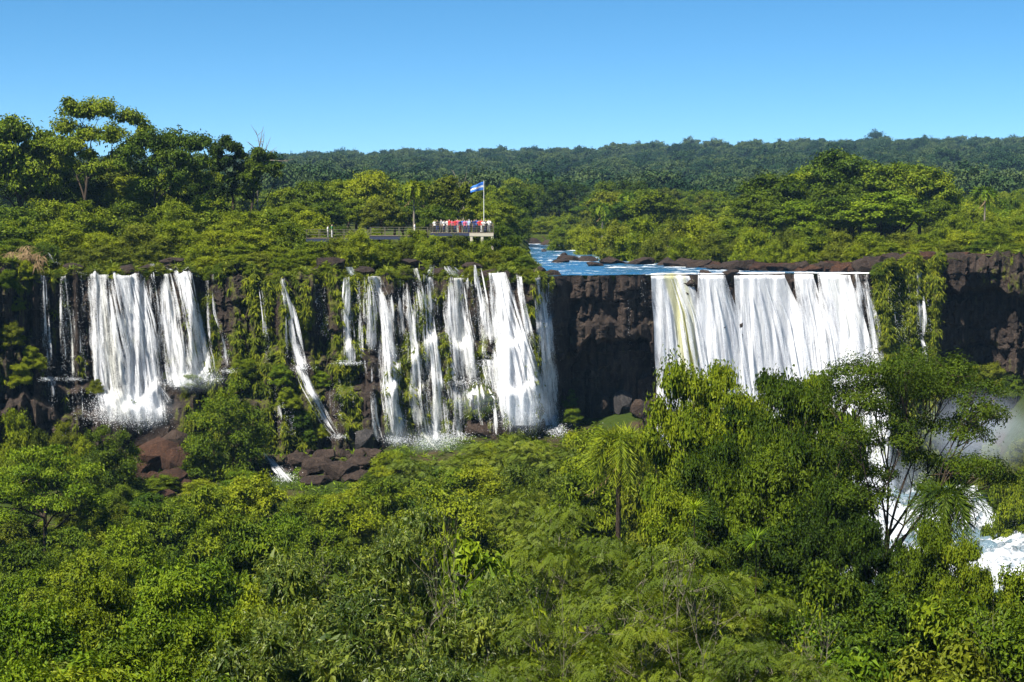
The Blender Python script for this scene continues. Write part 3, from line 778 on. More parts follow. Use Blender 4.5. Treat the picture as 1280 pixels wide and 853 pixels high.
def clump_leaves(rng, c, r, n, L, W, flat, droop, kind, tint0, sprig=16):
    """leaves of one clump: sprigs over an uneven dome, leaves round each sprig"""
    ns = max(5, int(sprig))
    v = rng.normal(size=(ns, 3)); v /= np.linalg.norm(v, axis=1)[:, None]
    v[:, 2] = np.where(v[:, 2] < -0.25, -v[:, 2] * 0.6, v[:, 2])
    rad = r * rng.uniform(0.45, 1.08, ns)
    sp = v * rad[:, None] * np.array([1, 1, flat])
    tint = np.clip(tint0 + rng.normal(size=ns) * 0.10, 0, 1)
    if kind == 'pinnate':
        nf = n
        k = rng.integers(0, ns, nf)
        o = sp[k] + rng.normal(size=(nf, 3)) * r * 0.26 * np.array([1, 1, 0.45 * flat + .1])
        A = o * np.array([1, 1, 0.1]) + rng.normal(size=(nf, 3)) * r * 0.5; A[:, 2] = -droop * np.linalg.norm(A[:, :2], axis=1) * rng.uniform(-.3, 1, nf)
        A /= np.linalg.norm(A, axis=1)[:, None] + 1e-9
        up = np.array([0, 0, 1.0]) + rng.normal(size=(nf, 3)) * 0.3
        S = np.cross(A, up); S /= np.linalg.norm(S, axis=1)[:, None] + 1e-9
        N = np.cross(S, A); N = N * np.sign(N[:, 2:3] + 1e-9); N = N * .75 + o / (np.linalg.norm(o, axis=1)[:, None] + 1e-6) * .6 + rng.normal(size=(nf, 3)) * .2
        fl = L * rng.uniform(0.7, 1.2, nf)
        C_, N_, A_, L_, W_, T_ = [], [], [], [], [], []
        for q in np.linspace(0.12, 1.0, 6):
            for s in (-1, 1):
                C_.append(c + o + A * (fl * q)[:, None] - np.array([0, 0, 1]) * (fl * q * q * droop * .7)[:, None])
                A_.append(S * s + A * 0.45 - np.array([0, 0, .18]))
                N_.append(N); L_.append(fl * 0.42 * (1.15 - q * .6)); W_.append(np.full(nf, W)); T_.append(tint[k] + rng.normal(size=nf) * 0.04)
        Vq, Fq = leaf_quads(np.concatenate(C_), np.concatenate(N_), np.concatenate(A_), np.concatenate(L_), np.concatenate(W_), 0.1, 0.12)
        ni = max(20, nf * 2)                     # darker quads added deep in the clump to block light
        oi = rng.normal(size=(ni, 3)) * r * 0.24 * np.array([1, 1, flat])
        V2, F2 = leaf_quads(c + oi, oi / r + np.array([0, 0, .6]) + rng.normal(size=(ni, 3)) * .5, rng.normal(size=(ni, 3)), r * .22, r * .06)
        T2 = np.clip(rng.normal(.3, .1, ni), 0, 1)
        return np.concatenate([Vq, V2]), np.concatenate([Fq, F2 + len(Vq)]), np.concatenate([np.repeat(np.clip(np.concatenate(T_), 0, 1), 4), np.repeat(T2, 4)])
    k = rng.integers(0, ns, n)
    o = sp[k] + rng.normal(size=(n, 3)) * r * 0.17 * np.array([1, 1, 0.35 + 0.65 * flat])
    out = o / (np.linalg.norm(o, axis=1)[:, None] + 1e-6)
    N = out * 0.95 + np.array([0, 0, 0.38]) + rng.normal(size=(n, 3)) * 0.38
    A = out * 0.7 + rng.normal(size=(n, 3)) * 0.8 - np.array([0, 0, droop])
    if kind == 'narrow':
        A = out * 0.35 + rng.normal(size=(n, 3)) * 0.55 - np.array([0, 0, droop]); N = rng.normal(size=(n, 3)) * 0.7 + out * .5 + np.array([0, 0, .5])
    ls = rng.uniform(0.65, 1.25, n); ws = rng.uniform(0.7, 1.2, n)
    ni = n // 7                                  # oversized leaves added deep in the clump to block light
    if r > 2.5 * L and kind != 'airy':
        o[:ni] = v[k[:ni]] * (r * rng.uniform(0.1, 0.55, ni))[:, None] * np.array([1, 1, flat]); ls[:ni] *= 2.0; ws[:ni] *= 2.2 * (2.2 if kind == 'narrow' else 1)
    Vq, Fq = leaf_quads(c + o, N, A, L * ls, W * ws)
    return Vq, Fq, np.repeat(np.clip(tint[k] + rng.normal(size=n) * 0.15, 0, 1), 4)

def bez(a, b, c, n):
    t = np.linspace(0, 1, n)[:, None]
    return (1 - t) ** 2 * a + 2 * t * (1 - t) * b + t * t * c

def make_plant(seed, H, W, base, shape, nclump, rr, leaf, nleaf, mat, bark='bark', flat=0.75, droop=0.25, kind='leaf', tr=None, stems=1, lean=0.0, centres=None, root=(0, 0, 0), names=('trunk', 'crown'), sprig=16, twigs=3, bare=0, fork=0.45):
    rng = np.random.default_rng(seed)
    C = centres if centres is not None else crown_centres(rng, H, W, base, shape, nclump, rr)
    tot = sum(r * r for _, r in C)
    lv = MB()
    for c, r in C:
        n = max(12, int(nleaf * r * r / tot))
        Vq, Fq, T = clump_leaves(rng, c, r, n, leaf[0], leaf[1], flat, droop, kind, rng.uniform(0.28, 0.62), sprig)
        lv.add(Vq, Fq, T)
    tb = MB()
    tr = tr or 0.022 * H
    root = np.array(root, float)
    cen = np.array([c for c, r in C])
    stems_pts = []
    for s in range(stems):
        if stems == 1:
            tgt = np.array([cen[:, 0].mean() * .6 + lean, cen[:, 1].mean() * .6, base + (H - base) * 0.35]); b = root
        else:
            a = s / stems * 2 * math.pi + rng.uniform(-.4, .4)
            b = root + np.array([math.cos(a), math.sin(a), 0]) * tr * 2.2
            tgt = np.array([math.cos(a) * W * 0.18, math.sin(a) * W * 0.18, base + (H - base) * 0.3])
        mid = (b + tgt) / 2 + rng.normal(size=3) * np.array([.05, .05, 0]) * H
        pts = bez(b - np.array([0, 0, 0.6]), mid, tgt, 9)
        rad = np.linspace(tr, tr * 0.55, 9) / (1 if stems == 1 else 1.5); rad[0] *= 1.5
        tb.tube(pts, rad, 7)
        stems_pts.append((pts, rad))
    # limbs: neighbouring clumps share one, which forks near them
    left = list(range(len(C))); rng.shuffle(left)
    while left:
        i0 = left[0]
        grp = sorted(left, key=lambda j: np.linalg.norm(cen[j] - cen[i0]))[:max(2, min(4, len(C) // 4))]
        left = [j for j in left if j not in grp]
        gc = cen[grp].mean(0)
        pts, rad = min(stems_pts, key=lambda q: np.linalg.norm(q[0][-1][:2] - gc[:2]))
        f = np.clip(fork + (1 - fork) * rng.random() + (0.25 if gc[2] > pts[-1][2] * 1.25 else -.1), fork * .8, 1.0)
        i = int(round(f * 8)); s = pts[i]
        e = s * 0.42 + gc * 0.58 + np.array([0, 0, -0.07 * np.linalg.norm(gc - s)])
        m = (s + e) / 2 + np.array([0, 0, 0.06 * np.linalg.norm(e - s)]) + rng.normal(size=3) * 0.07 * np.linalg.norm(e - s)
        r0 = min(rad[i] * .72, tr * .6)
        tb.tube(bez(s, m, e, 6), np.linspace(r0, r0 * .55, 6), 6)
        for j in grp:
            c, r = C[j]
            m = (e + c) / 2 + rng.normal(size=3) * .10 * np.linalg.norm(c - e) + np.array([0, 0, -.05 * np.linalg.norm(c - e)])
            lp = bez(e, m, c, 6)
            tb.tube(lp, np.linspace(r0 * .5, tr * .07, 6), 5)
            for q in range(twigs):
                v = rng.normal(size=3); v[2] = abs(v[2]) * .7 + .1; v /= np.linalg.norm(v)
                e2 = c + v * r * (0.95 if not bare else 1.25) * np.array([1, 1, flat])
                s2 = lp[rng.integers(3, 6)]
                tb.tube(bez(s2, (s2 + e2) / 2 + np.array([0, 0, -.06 * r]), e2, 4), np.linspace(tr * 0.09, tr * 0.025, 4), 4)
    return Proto(H, W, [(names[0], tb.build(names[0], M[bark], smooth=True)), (names[1], lv.build(names[1], M[mat]))])

def gz(X, d): return float(gorge_z(np.array([X], float), np.array([d], float))[0])
def uz(X, d): return float(upper_z(np.array([X], float), np.array([d], float))[0])
rnd = random.Random(11)

def put(proto, name, px, d, top, w, label, cat, group=None, mat=None, up=True, zb=None, rot=None, sy=None, tilt=0.0):
    """a plant whose foot stands on the ground at column px, d ahead; top: photo row of its tip, w: width in photo px"""
    X = x_at(px, d)
    z0 = (uz(X, d) if up else gz(X, d)) if zb is None else zb
    h = max(0.6, z_at(top, d) - z0)
    wm = w / FPX * d * KD
    root = link(name, None, None, (X, d * KD, z0), (R(tilt), R(tilt * .6), rnd.uniform(0, 6.28) if rot is None else rot), (wm / proto.W, wm / proto.W, h / proto.H))
    root.empty_display_size = 0.5
    tag(root, label, cat, group)
    for nm, me in proto.parts:
        o = link(nm, me, root)
        if mat and nm in ('crown', 'foliage', 'fronds'):
            o.material_slots[0].link = 'OBJECT'; o.material_slots[0].material = M[mat]
    return root

SH = ('stem', 'foliage')
# landmarks by column, used to say which plant or rock is meant
TOPS = [(5, 'above the mossy buttress'), (60, 'above the slender veil of water'), (150, 'above the broad white curtain'), (230, 'above the forked waterfall'), (285, 'above the bending thread of water'), (330, 'above the hair-thin stream'), (372, 'above the slanting fall'), (412, 'above the faint trickle'), (450, 'below the far walkway'), (500, 'below the near walkway'), (530, 'beside the slender palm'), (560, 'below the crowded platform'), (600, 'below the concrete pillars'), (632, 'above the dense fanning fall'), (658, 'above the lone fall')]
RIVS = [(705, 'at the bend of the river'), (780, 'behind the low river rocks'), (840, 'behind the massive curtain with the yellow streak'), (905, 'behind the flat rock at the brink'), (950, 'beside the leaning riverside tree'), (1005, 'below the tallest riverside tree'), (1050, 'behind the pleated curtain'), (1100, 'above the thin side fall'), (1150, 'above the slim solitary fall'), (1205, 'above the bare cliff past the slim fall'), (1270, 'at the far end of the bare cliff')]
SLOPE = [(15, 'beside the layered tree'), (105, 'beside the compact round tree'), (190, 'below the red-brown outcrop'), (250, 'between outcrop and glossy round tree'), (300, 'below the glossy round tree'), (350, 'beside the small boulder cascade'), (420, 'below the heap of brown boulders'), (480, 'below the curved fall'), (530, 'below the yellow-tinged fall'), (570, 'below the wide stepped veil'), (605, 'around the dark flat-topped boulder'), (655, 'below the dense fanning fall'), (700, 'below the lone fall'), (745, 'below the wedge-shaped boulder'), (790, 'beside the drooping palm'), (850, 'behind the feathery trees'), (930, 'below the dark grove'), (1050, 'below the big branching tree'), (1180, 'below the dark palm'), (1270, 'beside the churning river')]
def near(px, tab): return min(tab, key=lambda q: abs(q[0] - px))[1]
def size_word(w, lo, hi): return 'small ' if w < lo else ('large ' if w > hi else '')
# forest trees across the river and on the plain
FOREST = [make_plant(100 + i, 16, 13, 2.5, 'round', 30 + 3 * i, (0.10, 0.20), (0.50, 0.30), 11500, 'mid', flat=0.85, sprig=18) for i in range(4)]
UMB = [make_plant(120 + i, 16, 15, 8.5, 'umbrella', 22, (0.09, 0.15), (0.46, 0.24), 6500, 'mid', flat=0.42, sprig=22) for i in range(2)]
BUSH = [make_plant(140 + i, 6, 7.5, 0.6, 'shrub', 26, (0.13, 0.21), (0.34, 0.15), 7500, 'lite', stems=4, tr=.10, names=SH, flat=0.85, sprig=18) for i in range(4)]
SOFT = [make_plant(150 + i, 6, 8, 0.5, 'shrub', 30, (0.11, 0.18), (0.40, 0.085), 9500, 'lite', stems=5, tr=.09, names=SH, flat=0.95, droop=-0.5, sprig=24, kind='narrow') for i in range(3)]

# ---- tall trees on the near bank, beyond the left falls
def px_tree(seed, base, d, clumps, leaf, nleaf, mat, flat, up=True, rfac=1.0, depth=0.8, **kw):
    """a tree whose clumps were read off the photograph at its own distance; depth spreads them to and fro"""
    rng = np.random.default_rng(seed)
    X = x_at(base, d); z0 = uz(X, d) if up else gz(X, d)
    org = np.array([X, d * KD, z0])
    C = []
    for (a, b, r) in clumps:
        r_ = r * rfac / FPX * d * KD
        q = P(a, b, d) - org
        q[1] += rng.uniform(-1, 1) * depth * (abs(q[0]) * .5 + r_ * 1.6)
        C.append((q, r_))
    H = max(c[2] for c, r in C); base_z = min(c[2] for c, r in C)
    pr = make_plant(seed, H, 10, base_z * kw.pop('basek', 0.8), 'round', 0, None, leaf, nleaf, mat, flat=flat, centres=C, **kw)
    return pr, org

def put_px(pr, org, name, label, cat='tree', group=None):
    root = link(name, None, None, tuple(org)); tag(root, label, cat, group)
    for nm, me in pr.parts: link(nm, me, root)
    return root

TR = 'tall trees on the bank above the falls'
put_px(*px_tree(201, 100, 232, [(72, 160, 17), (98, 142, 20), (128, 140, 20), (158, 150, 16), (84, 186, 17), (113, 170, 17), (146, 172, 17), (180, 160, 10), (62, 178, 14), (140, 196, 14), (110, 195, 12), (168, 182, 12), (88, 132, 10), (190, 172, 8), (75, 205, 14), (125, 212, 14), (155, 210, 13), (98, 182, 13)], (0.46, 0.26), 14500, 'mid', 0.8, rfac=1.22, tr=.30, twigs=5), 'tall_tree', 'tallest open-crowned tree on the bank, sky showing between its leaf clusters', group=TR)
put_px(*px_tree(202, 205, 226, [(168, 192, 18), (190, 180, 20), (215, 176, 22), (243, 182, 20), (232, 200, 18), (203, 203, 17), (255, 202, 13), (172, 215, 14), (222, 222, 16), (248, 225, 12), (186, 232, 12), (205, 190, 15), (235, 212, 15), (160, 205, 12), (215, 235, 13)], (0.42, 0.25), 15000, 'mid', 0.8, rfac=1.18, tr=.28, twigs=4, lean=-1.5), 'spreading_tree', 'spreading olive-green tree with dark forked trunk beside the tallest tree', group=TR)
put(FOREST[0], 'broad_tree', 22, 238, 138, 125, 'broad dark round tree at the end of the bank beside the tallest tree', 'tree', TR, 'mid')
put(FOREST[1], 'broad_tree', -45, 236, 150, 120, 'broad dense tree behind the mossy rock buttress', 'tree', TR, 'mid')
put(FOREST[2], 'broad_tree', 66, 244, 172, 120, 'dark rounded tree standing under the tallest tree', 'tree', TR, 'mid')
put(FOREST[3], 'broad_tree', 140, 246, 196, 120, 'dense round tree between the tallest tree and the spreading tree', 'tree', TR, 'oliv')
put(FOREST[1], 'broad_tree', 238, 243, 196, 100, 'bushy tree tucked behind the spreading tree', 'tree', TR, 'mid')
put(FOREST[2], 'broad_tree', 175, 240, 214, 100, 'small round tree under the spreading tree', 'tree', TR, 'lite')
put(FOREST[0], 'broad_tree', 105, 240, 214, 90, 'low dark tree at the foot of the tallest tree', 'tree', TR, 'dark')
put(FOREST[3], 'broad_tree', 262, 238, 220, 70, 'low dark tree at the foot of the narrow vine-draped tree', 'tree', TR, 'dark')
# two vine-wrapped trees, one with a dead top
put_px(*px_tree(203, 293, 234, [(280, 178, 11), (272, 190, 11), (295, 185, 11), (303, 195, 9), (283, 203, 12), (270, 210, 9), (300, 212, 10), (288, 224, 11), (293, 238, 11)], (0.44, 0.26), 6000, 'dark', 0.8, tr=.26, twigs=5, bare=1), 'vine_tree', 'narrow dark vine-draped tree beside the dead-topped tree', group=TR)
put_px(*px_tree(204, 312, 232, [(322, 192, 10), (333, 198, 9), (315, 205, 11), (338, 212, 8), (350, 208, 6), (325, 214, 10), (312, 222, 11), (318, 234, 11), (310, 244, 12), (345, 218, 6), (303, 240, 9)], (0.42, 0.25), 6000, 'dark', 0.85, tr=.28, twigs=6, bare=1), 'vine_tree', 'dark vine-draped tree with bare dead branches sticking out of its top', group=TR)

def dead_branches(px, d, tips, z0row, label, base_px=None):
    X = x_at(px, d); z0 = uz(X, d); org = np.array([X, d * KD, z0]); b = MB(); rng = np.random.default_rng(int(px))
    top = P(px, z0row, d) - org
    b.tube(bez(np.array([0, 0, -.5]), top * .5 + rng.normal(size=3) * .3, top, 8), np.linspace(.2, .11, 8), 6)
    me1 = b.build('trunk', M['bark_pale'], True)
    root = link('dead_tree', None, None, tuple(org)); tag(root, label, 'tree')
    link('trunk', me1, root)
    for (a, r) in tips:
        b = MB(); e = P(a, r, d) - org; e[1] += rng.uniform(-1.5, 1.5)
        s = top * rng.uniform(.82, 1.0)
        pth = bez(s, (s + e) / 2 + rng.normal(size=3) * .25, e, 6)
        b.tube(pth, np.linspace(.09, .025, 6), 5)
        br = link('branch', b.build('branch', M['bark_pale'], True), root)
        for k in range(2):
            b = MB(); i = rng.integers(2, 5); q = pth[i] + (e - s) * .3 + rng.normal(size=3) * .5
            b.tube(bez(pth[i], (pth[i] + q) / 2, q, 3), [.04, .03, .015], 4)
            link('twig', b.build('twig', M['bark_pale'], True), br)
dead_branches(324, 233, [(320, 163), (330, 168), (311, 178), (338, 172), (346, 188), (361, 203), (328, 158)], 190, 'bare grey dead tree top rising out of the vine-draped tree')
dead_branches(578, 290, [(566, 213), (584, 216), (573, 222), (590, 222), (562, 220)], 228, 'pale dead snag behind the round tree by the viewing platform')

G1 = 'bright shrubs above the left falls'
spec = [(15, 222, 250, 100, 'mid'), (60, 226, 247, 90, 'lite'), (105, 222, 244, 80, 'lite'), (160, 226, 250, 95, 'lite'), (215, 224, 246, 80, 'lite'), (262, 226, 245, 90, 'mid'), (300, 222, 258, 80, 'lite'), (345, 224, 252, 80, 'mid'), (385, 224, 262, 75, 'lite'),
        (30, 208, 266, 90, 'mid'), (85, 206, 276, 85, 'lite'), (130, 205, 288, 70, 'lite'), (178, 206, 279, 80, 'oliv'), (225, 208, 272, 80, 'lite'), (272, 208, 283, 60, 'lite'), (318, 208, 284, 75, 'lite'), (362, 210, 270, 70, 'lite'), (-20, 206, 270, 90, 'mid'),
        (250, 200, 302, 60, 'lite'), (300, 200, 305, 60, 'lite'), (345, 201, 304, 60, 'lite'), (395, 203, 296, 60, 'lite'), (140, 197, 305, 60, 'oliv'), (100, 196, 305, 55, 'oliv'), (190, 198, 303, 55, 'oliv'), (60, 197, 300, 55, 'mid'), (20, 192, 298, 60, 'mid'), (-15, 190, 300, 55, 'lite')]
for i, (px, d, top, w, m) in enumerate(spec):
    pr = (BUSH + SOFT)[i % 7]
    nm = {'mid': 'mid-green', 'lite': 'yellow-green', 'oliv': 'olive-brown'}[m]
    put(pr, 'shrub', px, d, top, w, size_word(w, 62, 86) + nm + (' tall' if d > 215 else '') + ' shrub on the bank ' + near(px, TOPS), 'shrub', G1, m)

# ---- middle rows behind the walkway and platform
G2 = 'forest trees behind the walkway and platform'
spec = [(362, 300, 232, 70, 0, 'mid'), (392, 285, 226, 78, 1, 'dark'), (428, 310, 220, 80, 2, 'lite'), (462, 300, 212, 78, 3, 'lite'), (492, 320, 222, 70, 0, 'mid'), (445, 270, 248, 66, 1, 'mid'), (405, 262, 250, 66, 2, 'mid'), (478, 262, 246, 60, 3, 'oliv'),
        (535, 330, 225, 70, 1, 'mid'), (610, 340, 228, 66, 2, 'mid'), (640, 360, 232, 70, 3, 'dark'), (372, 255, 252, 60, 0, 'lite'), (505, 275, 248, 60, 2, 'mid'), (545, 262, 255, 60, 0, 'mid'), (600, 275, 252, 60, 1, 'mid'), (625, 290, 250, 56, 3, 'mid')]
for (px, d, top, w, k, m) in spec:
    put(FOREST[k], 'forest_tree', px, d, top, w, {'mid': 'mid-green', 'dark': 'dark green', 'lite': 'yellow-green', 'oliv': 'olive'}[m] + ' forest tree behind the walkway, ' + near(px, [(375, 'rising over the far end'), (430, 'over the two walkers'), (480, 'beside the palm'), (540, 'between palm and crowd'), (610, 'behind the flagpole'), (640, 'between flagpole and river')]), 'tree', G2, m)
put_px(*px_tree(205, 563, 268, [(560, 228, 12), (545, 240, 14), (565, 240, 15), (582, 240, 13), (535, 250, 11), (552, 255, 13), (573, 255, 15), (592, 252, 10), (562, 266, 10)], (0.5, 0.28), 5200, 'oliv', 0.8, tr=.28), 'round_tree', 'round brownish-olive tree directly behind the crowd on the platform')

# ---- wood across the river
G3 = 'forest trees across the river'
rng = np.random.default_rng(5)
rows = []
for i in range(120):
    px = 600 + 690 * ((i * 0.618034) % 1.0) + rng.uniform(-6, 6)
    d = rng.uniform(345, 520)
    top = np.interp(px, [600, 690, 780, 850, 930, 1000, 1200, 1300], [243, 232, 236, 246, 244, 236, 246, 246]) + rng.uniform(-12, 18) - (d - 430) * 0.06
    rows.append((px, d, top, rng.uniform(44, 74) * 400 / d, rng.integers(0, 6), rng.choice(['mid', 'mid', 'dark', 'emer', 'lite', 'oliv'])))
rows += [(688, 420, 208, 52, 4, 'dark'), (655, 400, 232, 60, 1, 'dark'), (702, 380, 240, 62, 0, 'emer'), (675, 365, 262, 56, 2, 'dark'), (735, 370, 250, 56, 3, 'emer'), (760, 430, 226, 60, 1, 'dark'), (792, 440, 222, 58, 5, 'dark'), (815, 400, 246, 60, 2, 'mid'), (850, 380, 250, 64, 0, 'mid'), (885, 420, 240, 60, 4, 'oliv'), (920, 380, 250, 60, 1, 'mid')]
TREES6 = FOREST + UMB
WORD = {'mid': 'mid-green', 'dark': 'dark green', 'lite': 'yellow-green', 'oliv': 'olive-green', 'emer': 'emerald green', 'purple': 'purplish'}
for (px, d, top, w, k, m) in rows:
    if river_mask(np.array([x_at(px, d)]), np.array([d]))[0] > 0.3: continue
    put(TREES6[k], 'forest_tree', px, d, top, w, WORD[m] + (' flat-topped' if k > 3 else ' round') + ' tree across the river ' + near(px, [(620, 'behind the flagpole'), (690, 'above the river bend'), (770, 'behind the low river rocks'), (850, 'behind the river shrubs'), (930, 'beside the riverside clump'), (1050, 'behind the riverside clump'), (1160, 'on the downstream side of the clump'), (1240, 'by the lone thin palm')]), 'tree', G3, m)
for i in range(64):
    px = 592 + 610 * ((i * 0.618034) % 1.0); d = rng.uniform(300, 440) if px > 765 else rng.uniform(428, 450)
    if px < 650: d = rng.uniform(300, 440)
    X = x_at(px, d)
    if river_mask(np.array([X]), np.array([d]))[0] > .05: continue
    m = rng.choice(['lite', 'mid', 'emer', 'oliv'])
    put((BUSH + SOFT)[i % 7], 'understory_shrub', px, d, proj(np.array([[X, d * KD, uz(X, d) + rng.uniform(4, 7)]]))[1][0], rng.uniform(36, 60) * 350 / d, WORD[m] + ' bush under the trees across the river', 'shrub', 'bushes under the trees across the river', m)
# left part of the same wood, seen between the bank trees
for i in range(26):
    px = rng.uniform(-60, 600); d = rng.uniform(340, 470)
    m = rng.choice(['mid', 'dark', 'lite'])
    put(TREES6[rng.integers(0, 6)], 'forest_tree', px, d, rng.uniform(226, 246), rng.uniform(50, 70), WORD[m] + ' tree in the wood behind the bank', 'tree', 'forest trees behind the bank', m)

# ---- the big clump of trees beside the river
G4 = 'big trees in the riverside clump'
for (px, d, top, w, k, m, lab) in [
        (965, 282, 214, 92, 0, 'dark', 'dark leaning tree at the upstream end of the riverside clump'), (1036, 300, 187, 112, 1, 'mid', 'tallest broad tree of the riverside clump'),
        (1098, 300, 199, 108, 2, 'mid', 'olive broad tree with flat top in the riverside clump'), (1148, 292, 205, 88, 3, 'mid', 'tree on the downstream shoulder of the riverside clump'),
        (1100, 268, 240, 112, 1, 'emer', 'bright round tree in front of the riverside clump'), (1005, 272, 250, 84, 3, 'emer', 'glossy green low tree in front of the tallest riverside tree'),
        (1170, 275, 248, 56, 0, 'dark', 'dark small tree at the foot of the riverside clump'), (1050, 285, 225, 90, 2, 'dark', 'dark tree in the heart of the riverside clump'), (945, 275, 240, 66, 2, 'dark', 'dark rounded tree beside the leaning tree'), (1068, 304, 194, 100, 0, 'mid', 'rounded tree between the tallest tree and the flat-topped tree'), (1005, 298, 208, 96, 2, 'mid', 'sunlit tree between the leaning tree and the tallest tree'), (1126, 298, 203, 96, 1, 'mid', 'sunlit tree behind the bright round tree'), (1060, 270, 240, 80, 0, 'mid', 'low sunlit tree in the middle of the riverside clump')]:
    put(TREES6[k], 'riverside_tree', px, d, top, w * 1.15, lab, 'tree', G4, m)
G5 = 'soft shrubs along the river edge'
for i, (px, d, top, w, m) in enumerate([(772, 262, 272, 62, 'oliv'), (800, 258, 270, 70, 'lite'), (838, 256, 266, 78, 'oliv'), (878, 255, 265, 80, 'lite'), (912, 252, 272, 66, 'lite'), (740, 300, 278, 50, 'lite'), (722, 330, 280, 46, 'lite'), (700, 330, 284, 40, 'mid'),
                                       (945, 231, 279, 70, 'lite'), (980, 227, 283, 66, 'oliv'), (1015, 225, 281, 66, 'lite'), (1050, 224, 284, 60, 'oliv'), (1088, 224, 288, 60, 'lite'), (1125, 224, 290, 64, 'oliv'), (1160, 225, 288, 60, 'lite'), (1200, 226, 286, 64, 'lite'), (1240, 226, 284, 70, 'lite'), (1285, 226, 286, 70, 'lite'), (965, 222, 298, 50, 'mid'), (1000, 220, 302, 46, 'lite'), (1035, 219, 302, 50, 'oliv'), (1070, 219, 304, 44, 'lite'), (1110, 219, 303, 50, 'mid'), (1148, 220, 302, 50, 'lite'), (1185, 220, 302, 46, 'oliv'), (1225, 220, 300, 50, 'mid'), (1262, 220, 302, 50, 'lite'), (930, 238, 288, 50, 'oliv'), (895, 244, 290, 56, 'oliv'), (855, 247, 292, 56, 'lite'), (815, 249, 294, 50, 'oliv')]):
    put(SOFT[i % 3], 'river_shrub', px, d, top, w, {'oliv': 'olive', 'lite': 'yellow-green', 'mid': 'mid-green'}[m] + ' feathery shrub on the river edge ' + near(px, RIVS), 'shrub', G5, m)
G6 = 'low bright shrubs on the far plain beside the riverside clump'
for i in range(34):
    px = 1165 + 150 * rng.random(); d = rng.uniform(250, 345)
    m = rng.choice(['lite', 'lite', 'mid', 'emer'])
    put(BUSH[i % 4], 'shrub', px, d, np.interp(d, [250, 345], [274, 244]) + rng.uniform(-7, 6), rng.uniform(44, 66), {'lite': 'yellow-green', 'mid': 'mid-green', 'emer': 'emerald'}[m] + ' bush on the plain beside the riverside clump', 'shrub', G6, m)
# ---- cliff-top shrubs round the platform
G7 = 'shrubs on the cliff top below the platform'
for i, (px, d, top, w, m) in enumerate([(448, 201, 283, 60, 'lite'), (420, 203, 296, 50, 'oliv'), (480, 203, 300, 50, 'lite'), (505, 205, 296, 52, 'oliv'), (520, 208, 285, 52, 'mid'), (540, 204, 289, 60, 'mid'), (572, 203, 292, 70, 'oliv'), (600, 206, 300, 56, 'lite'), (628, 212, 280, 56, 'mid'), (612, 203, 310, 50, 'oliv'), (640, 204, 304, 52, 'lite'),
                                       (655, 202, 318, 36, 'mid'), (592, 203, 297, 50, 'mid'), (612, 204, 296, 44, 'lite'), (575, 202, 306, 50, 'lite'), (375, 198, 312, 56, 'lite'), (400, 197, 322, 40, 'lite'), (560, 212, 290, 60, 'mid'), (590, 212, 292, 50, 'mid'), (470, 214, 282, 50, 'mid'), (425, 214, 282, 60, 'mid'), (385, 215, 284, 60, 'lite'), (350, 196, 322, 40, 'lite'), (300, 196, 320, 50, 'lite'), (260, 196, 318, 44, 'lite'), (325, 197, 314, 50, 'oliv')]):
    put((SOFT + BUSH)[i % 7], 'shrub', px, d, top, w, {'oliv': 'olive', 'lite': 'yellow-green', 'mid': 'mid-green'}[m] + ' shrub on the cliff top ' + near(px, TOPS), 'shrub', G7, m)

# ---- palms
def frond_mesh(seed, Lf, droop, leaflet, pairs, mat, wid=0.06):
    rng = np.random.default_rng(seed)
    t = np.linspace(0, 1, 12)
    path = np.stack([t * Lf * (1 - 0.25 * t * droop), 0 * t, Lf * (0.42 * t - droop * t ** 2.2)], -1)
    b = MB(); b.tube(path, np.linspace(.05, .012, 12) * Lf / 3, 4)
    q = np.linspace(0.14, 1, pairs)
    c = np.stack([np.interp(q, t, path[:, k]) for k in range(3)], -1)
    tg = np.gradient(c, axis=0); tg /= np.linalg.norm(tg, axis=1)[:, None]
    C, A, N = [], [], []
    for s in (-1, 1):
        side = np.zeros_like(c); side[:, 1] = s
        C.append(c); A.append(side * 0.75 + tg * 0.6 - np.array([0, 0, .55]) + rng.normal(size=c.shape) * .12); N.append(np.cross(tg, side) * s * -1 + np.array([0, 0, .3]) + rng.normal(size=c.shape) * .25)
    ll = leaflet * np.concatenate([np.sin(q * 2.6 + .35) * .6 + .5] * 2)
    Vq, Fq = leaf_quads(np.concatenate(C), np.concatenate(N), np.concatenate(A), ll, wid * Lf / 1.6 * 0.5, .1, .3)
    b.add(Vq, Fq, np.repeat(np.clip(rng.normal(0.5, .14, len(Vq) // 4), 0, 1), 4))
    return b.build('frond', M[mat], False)

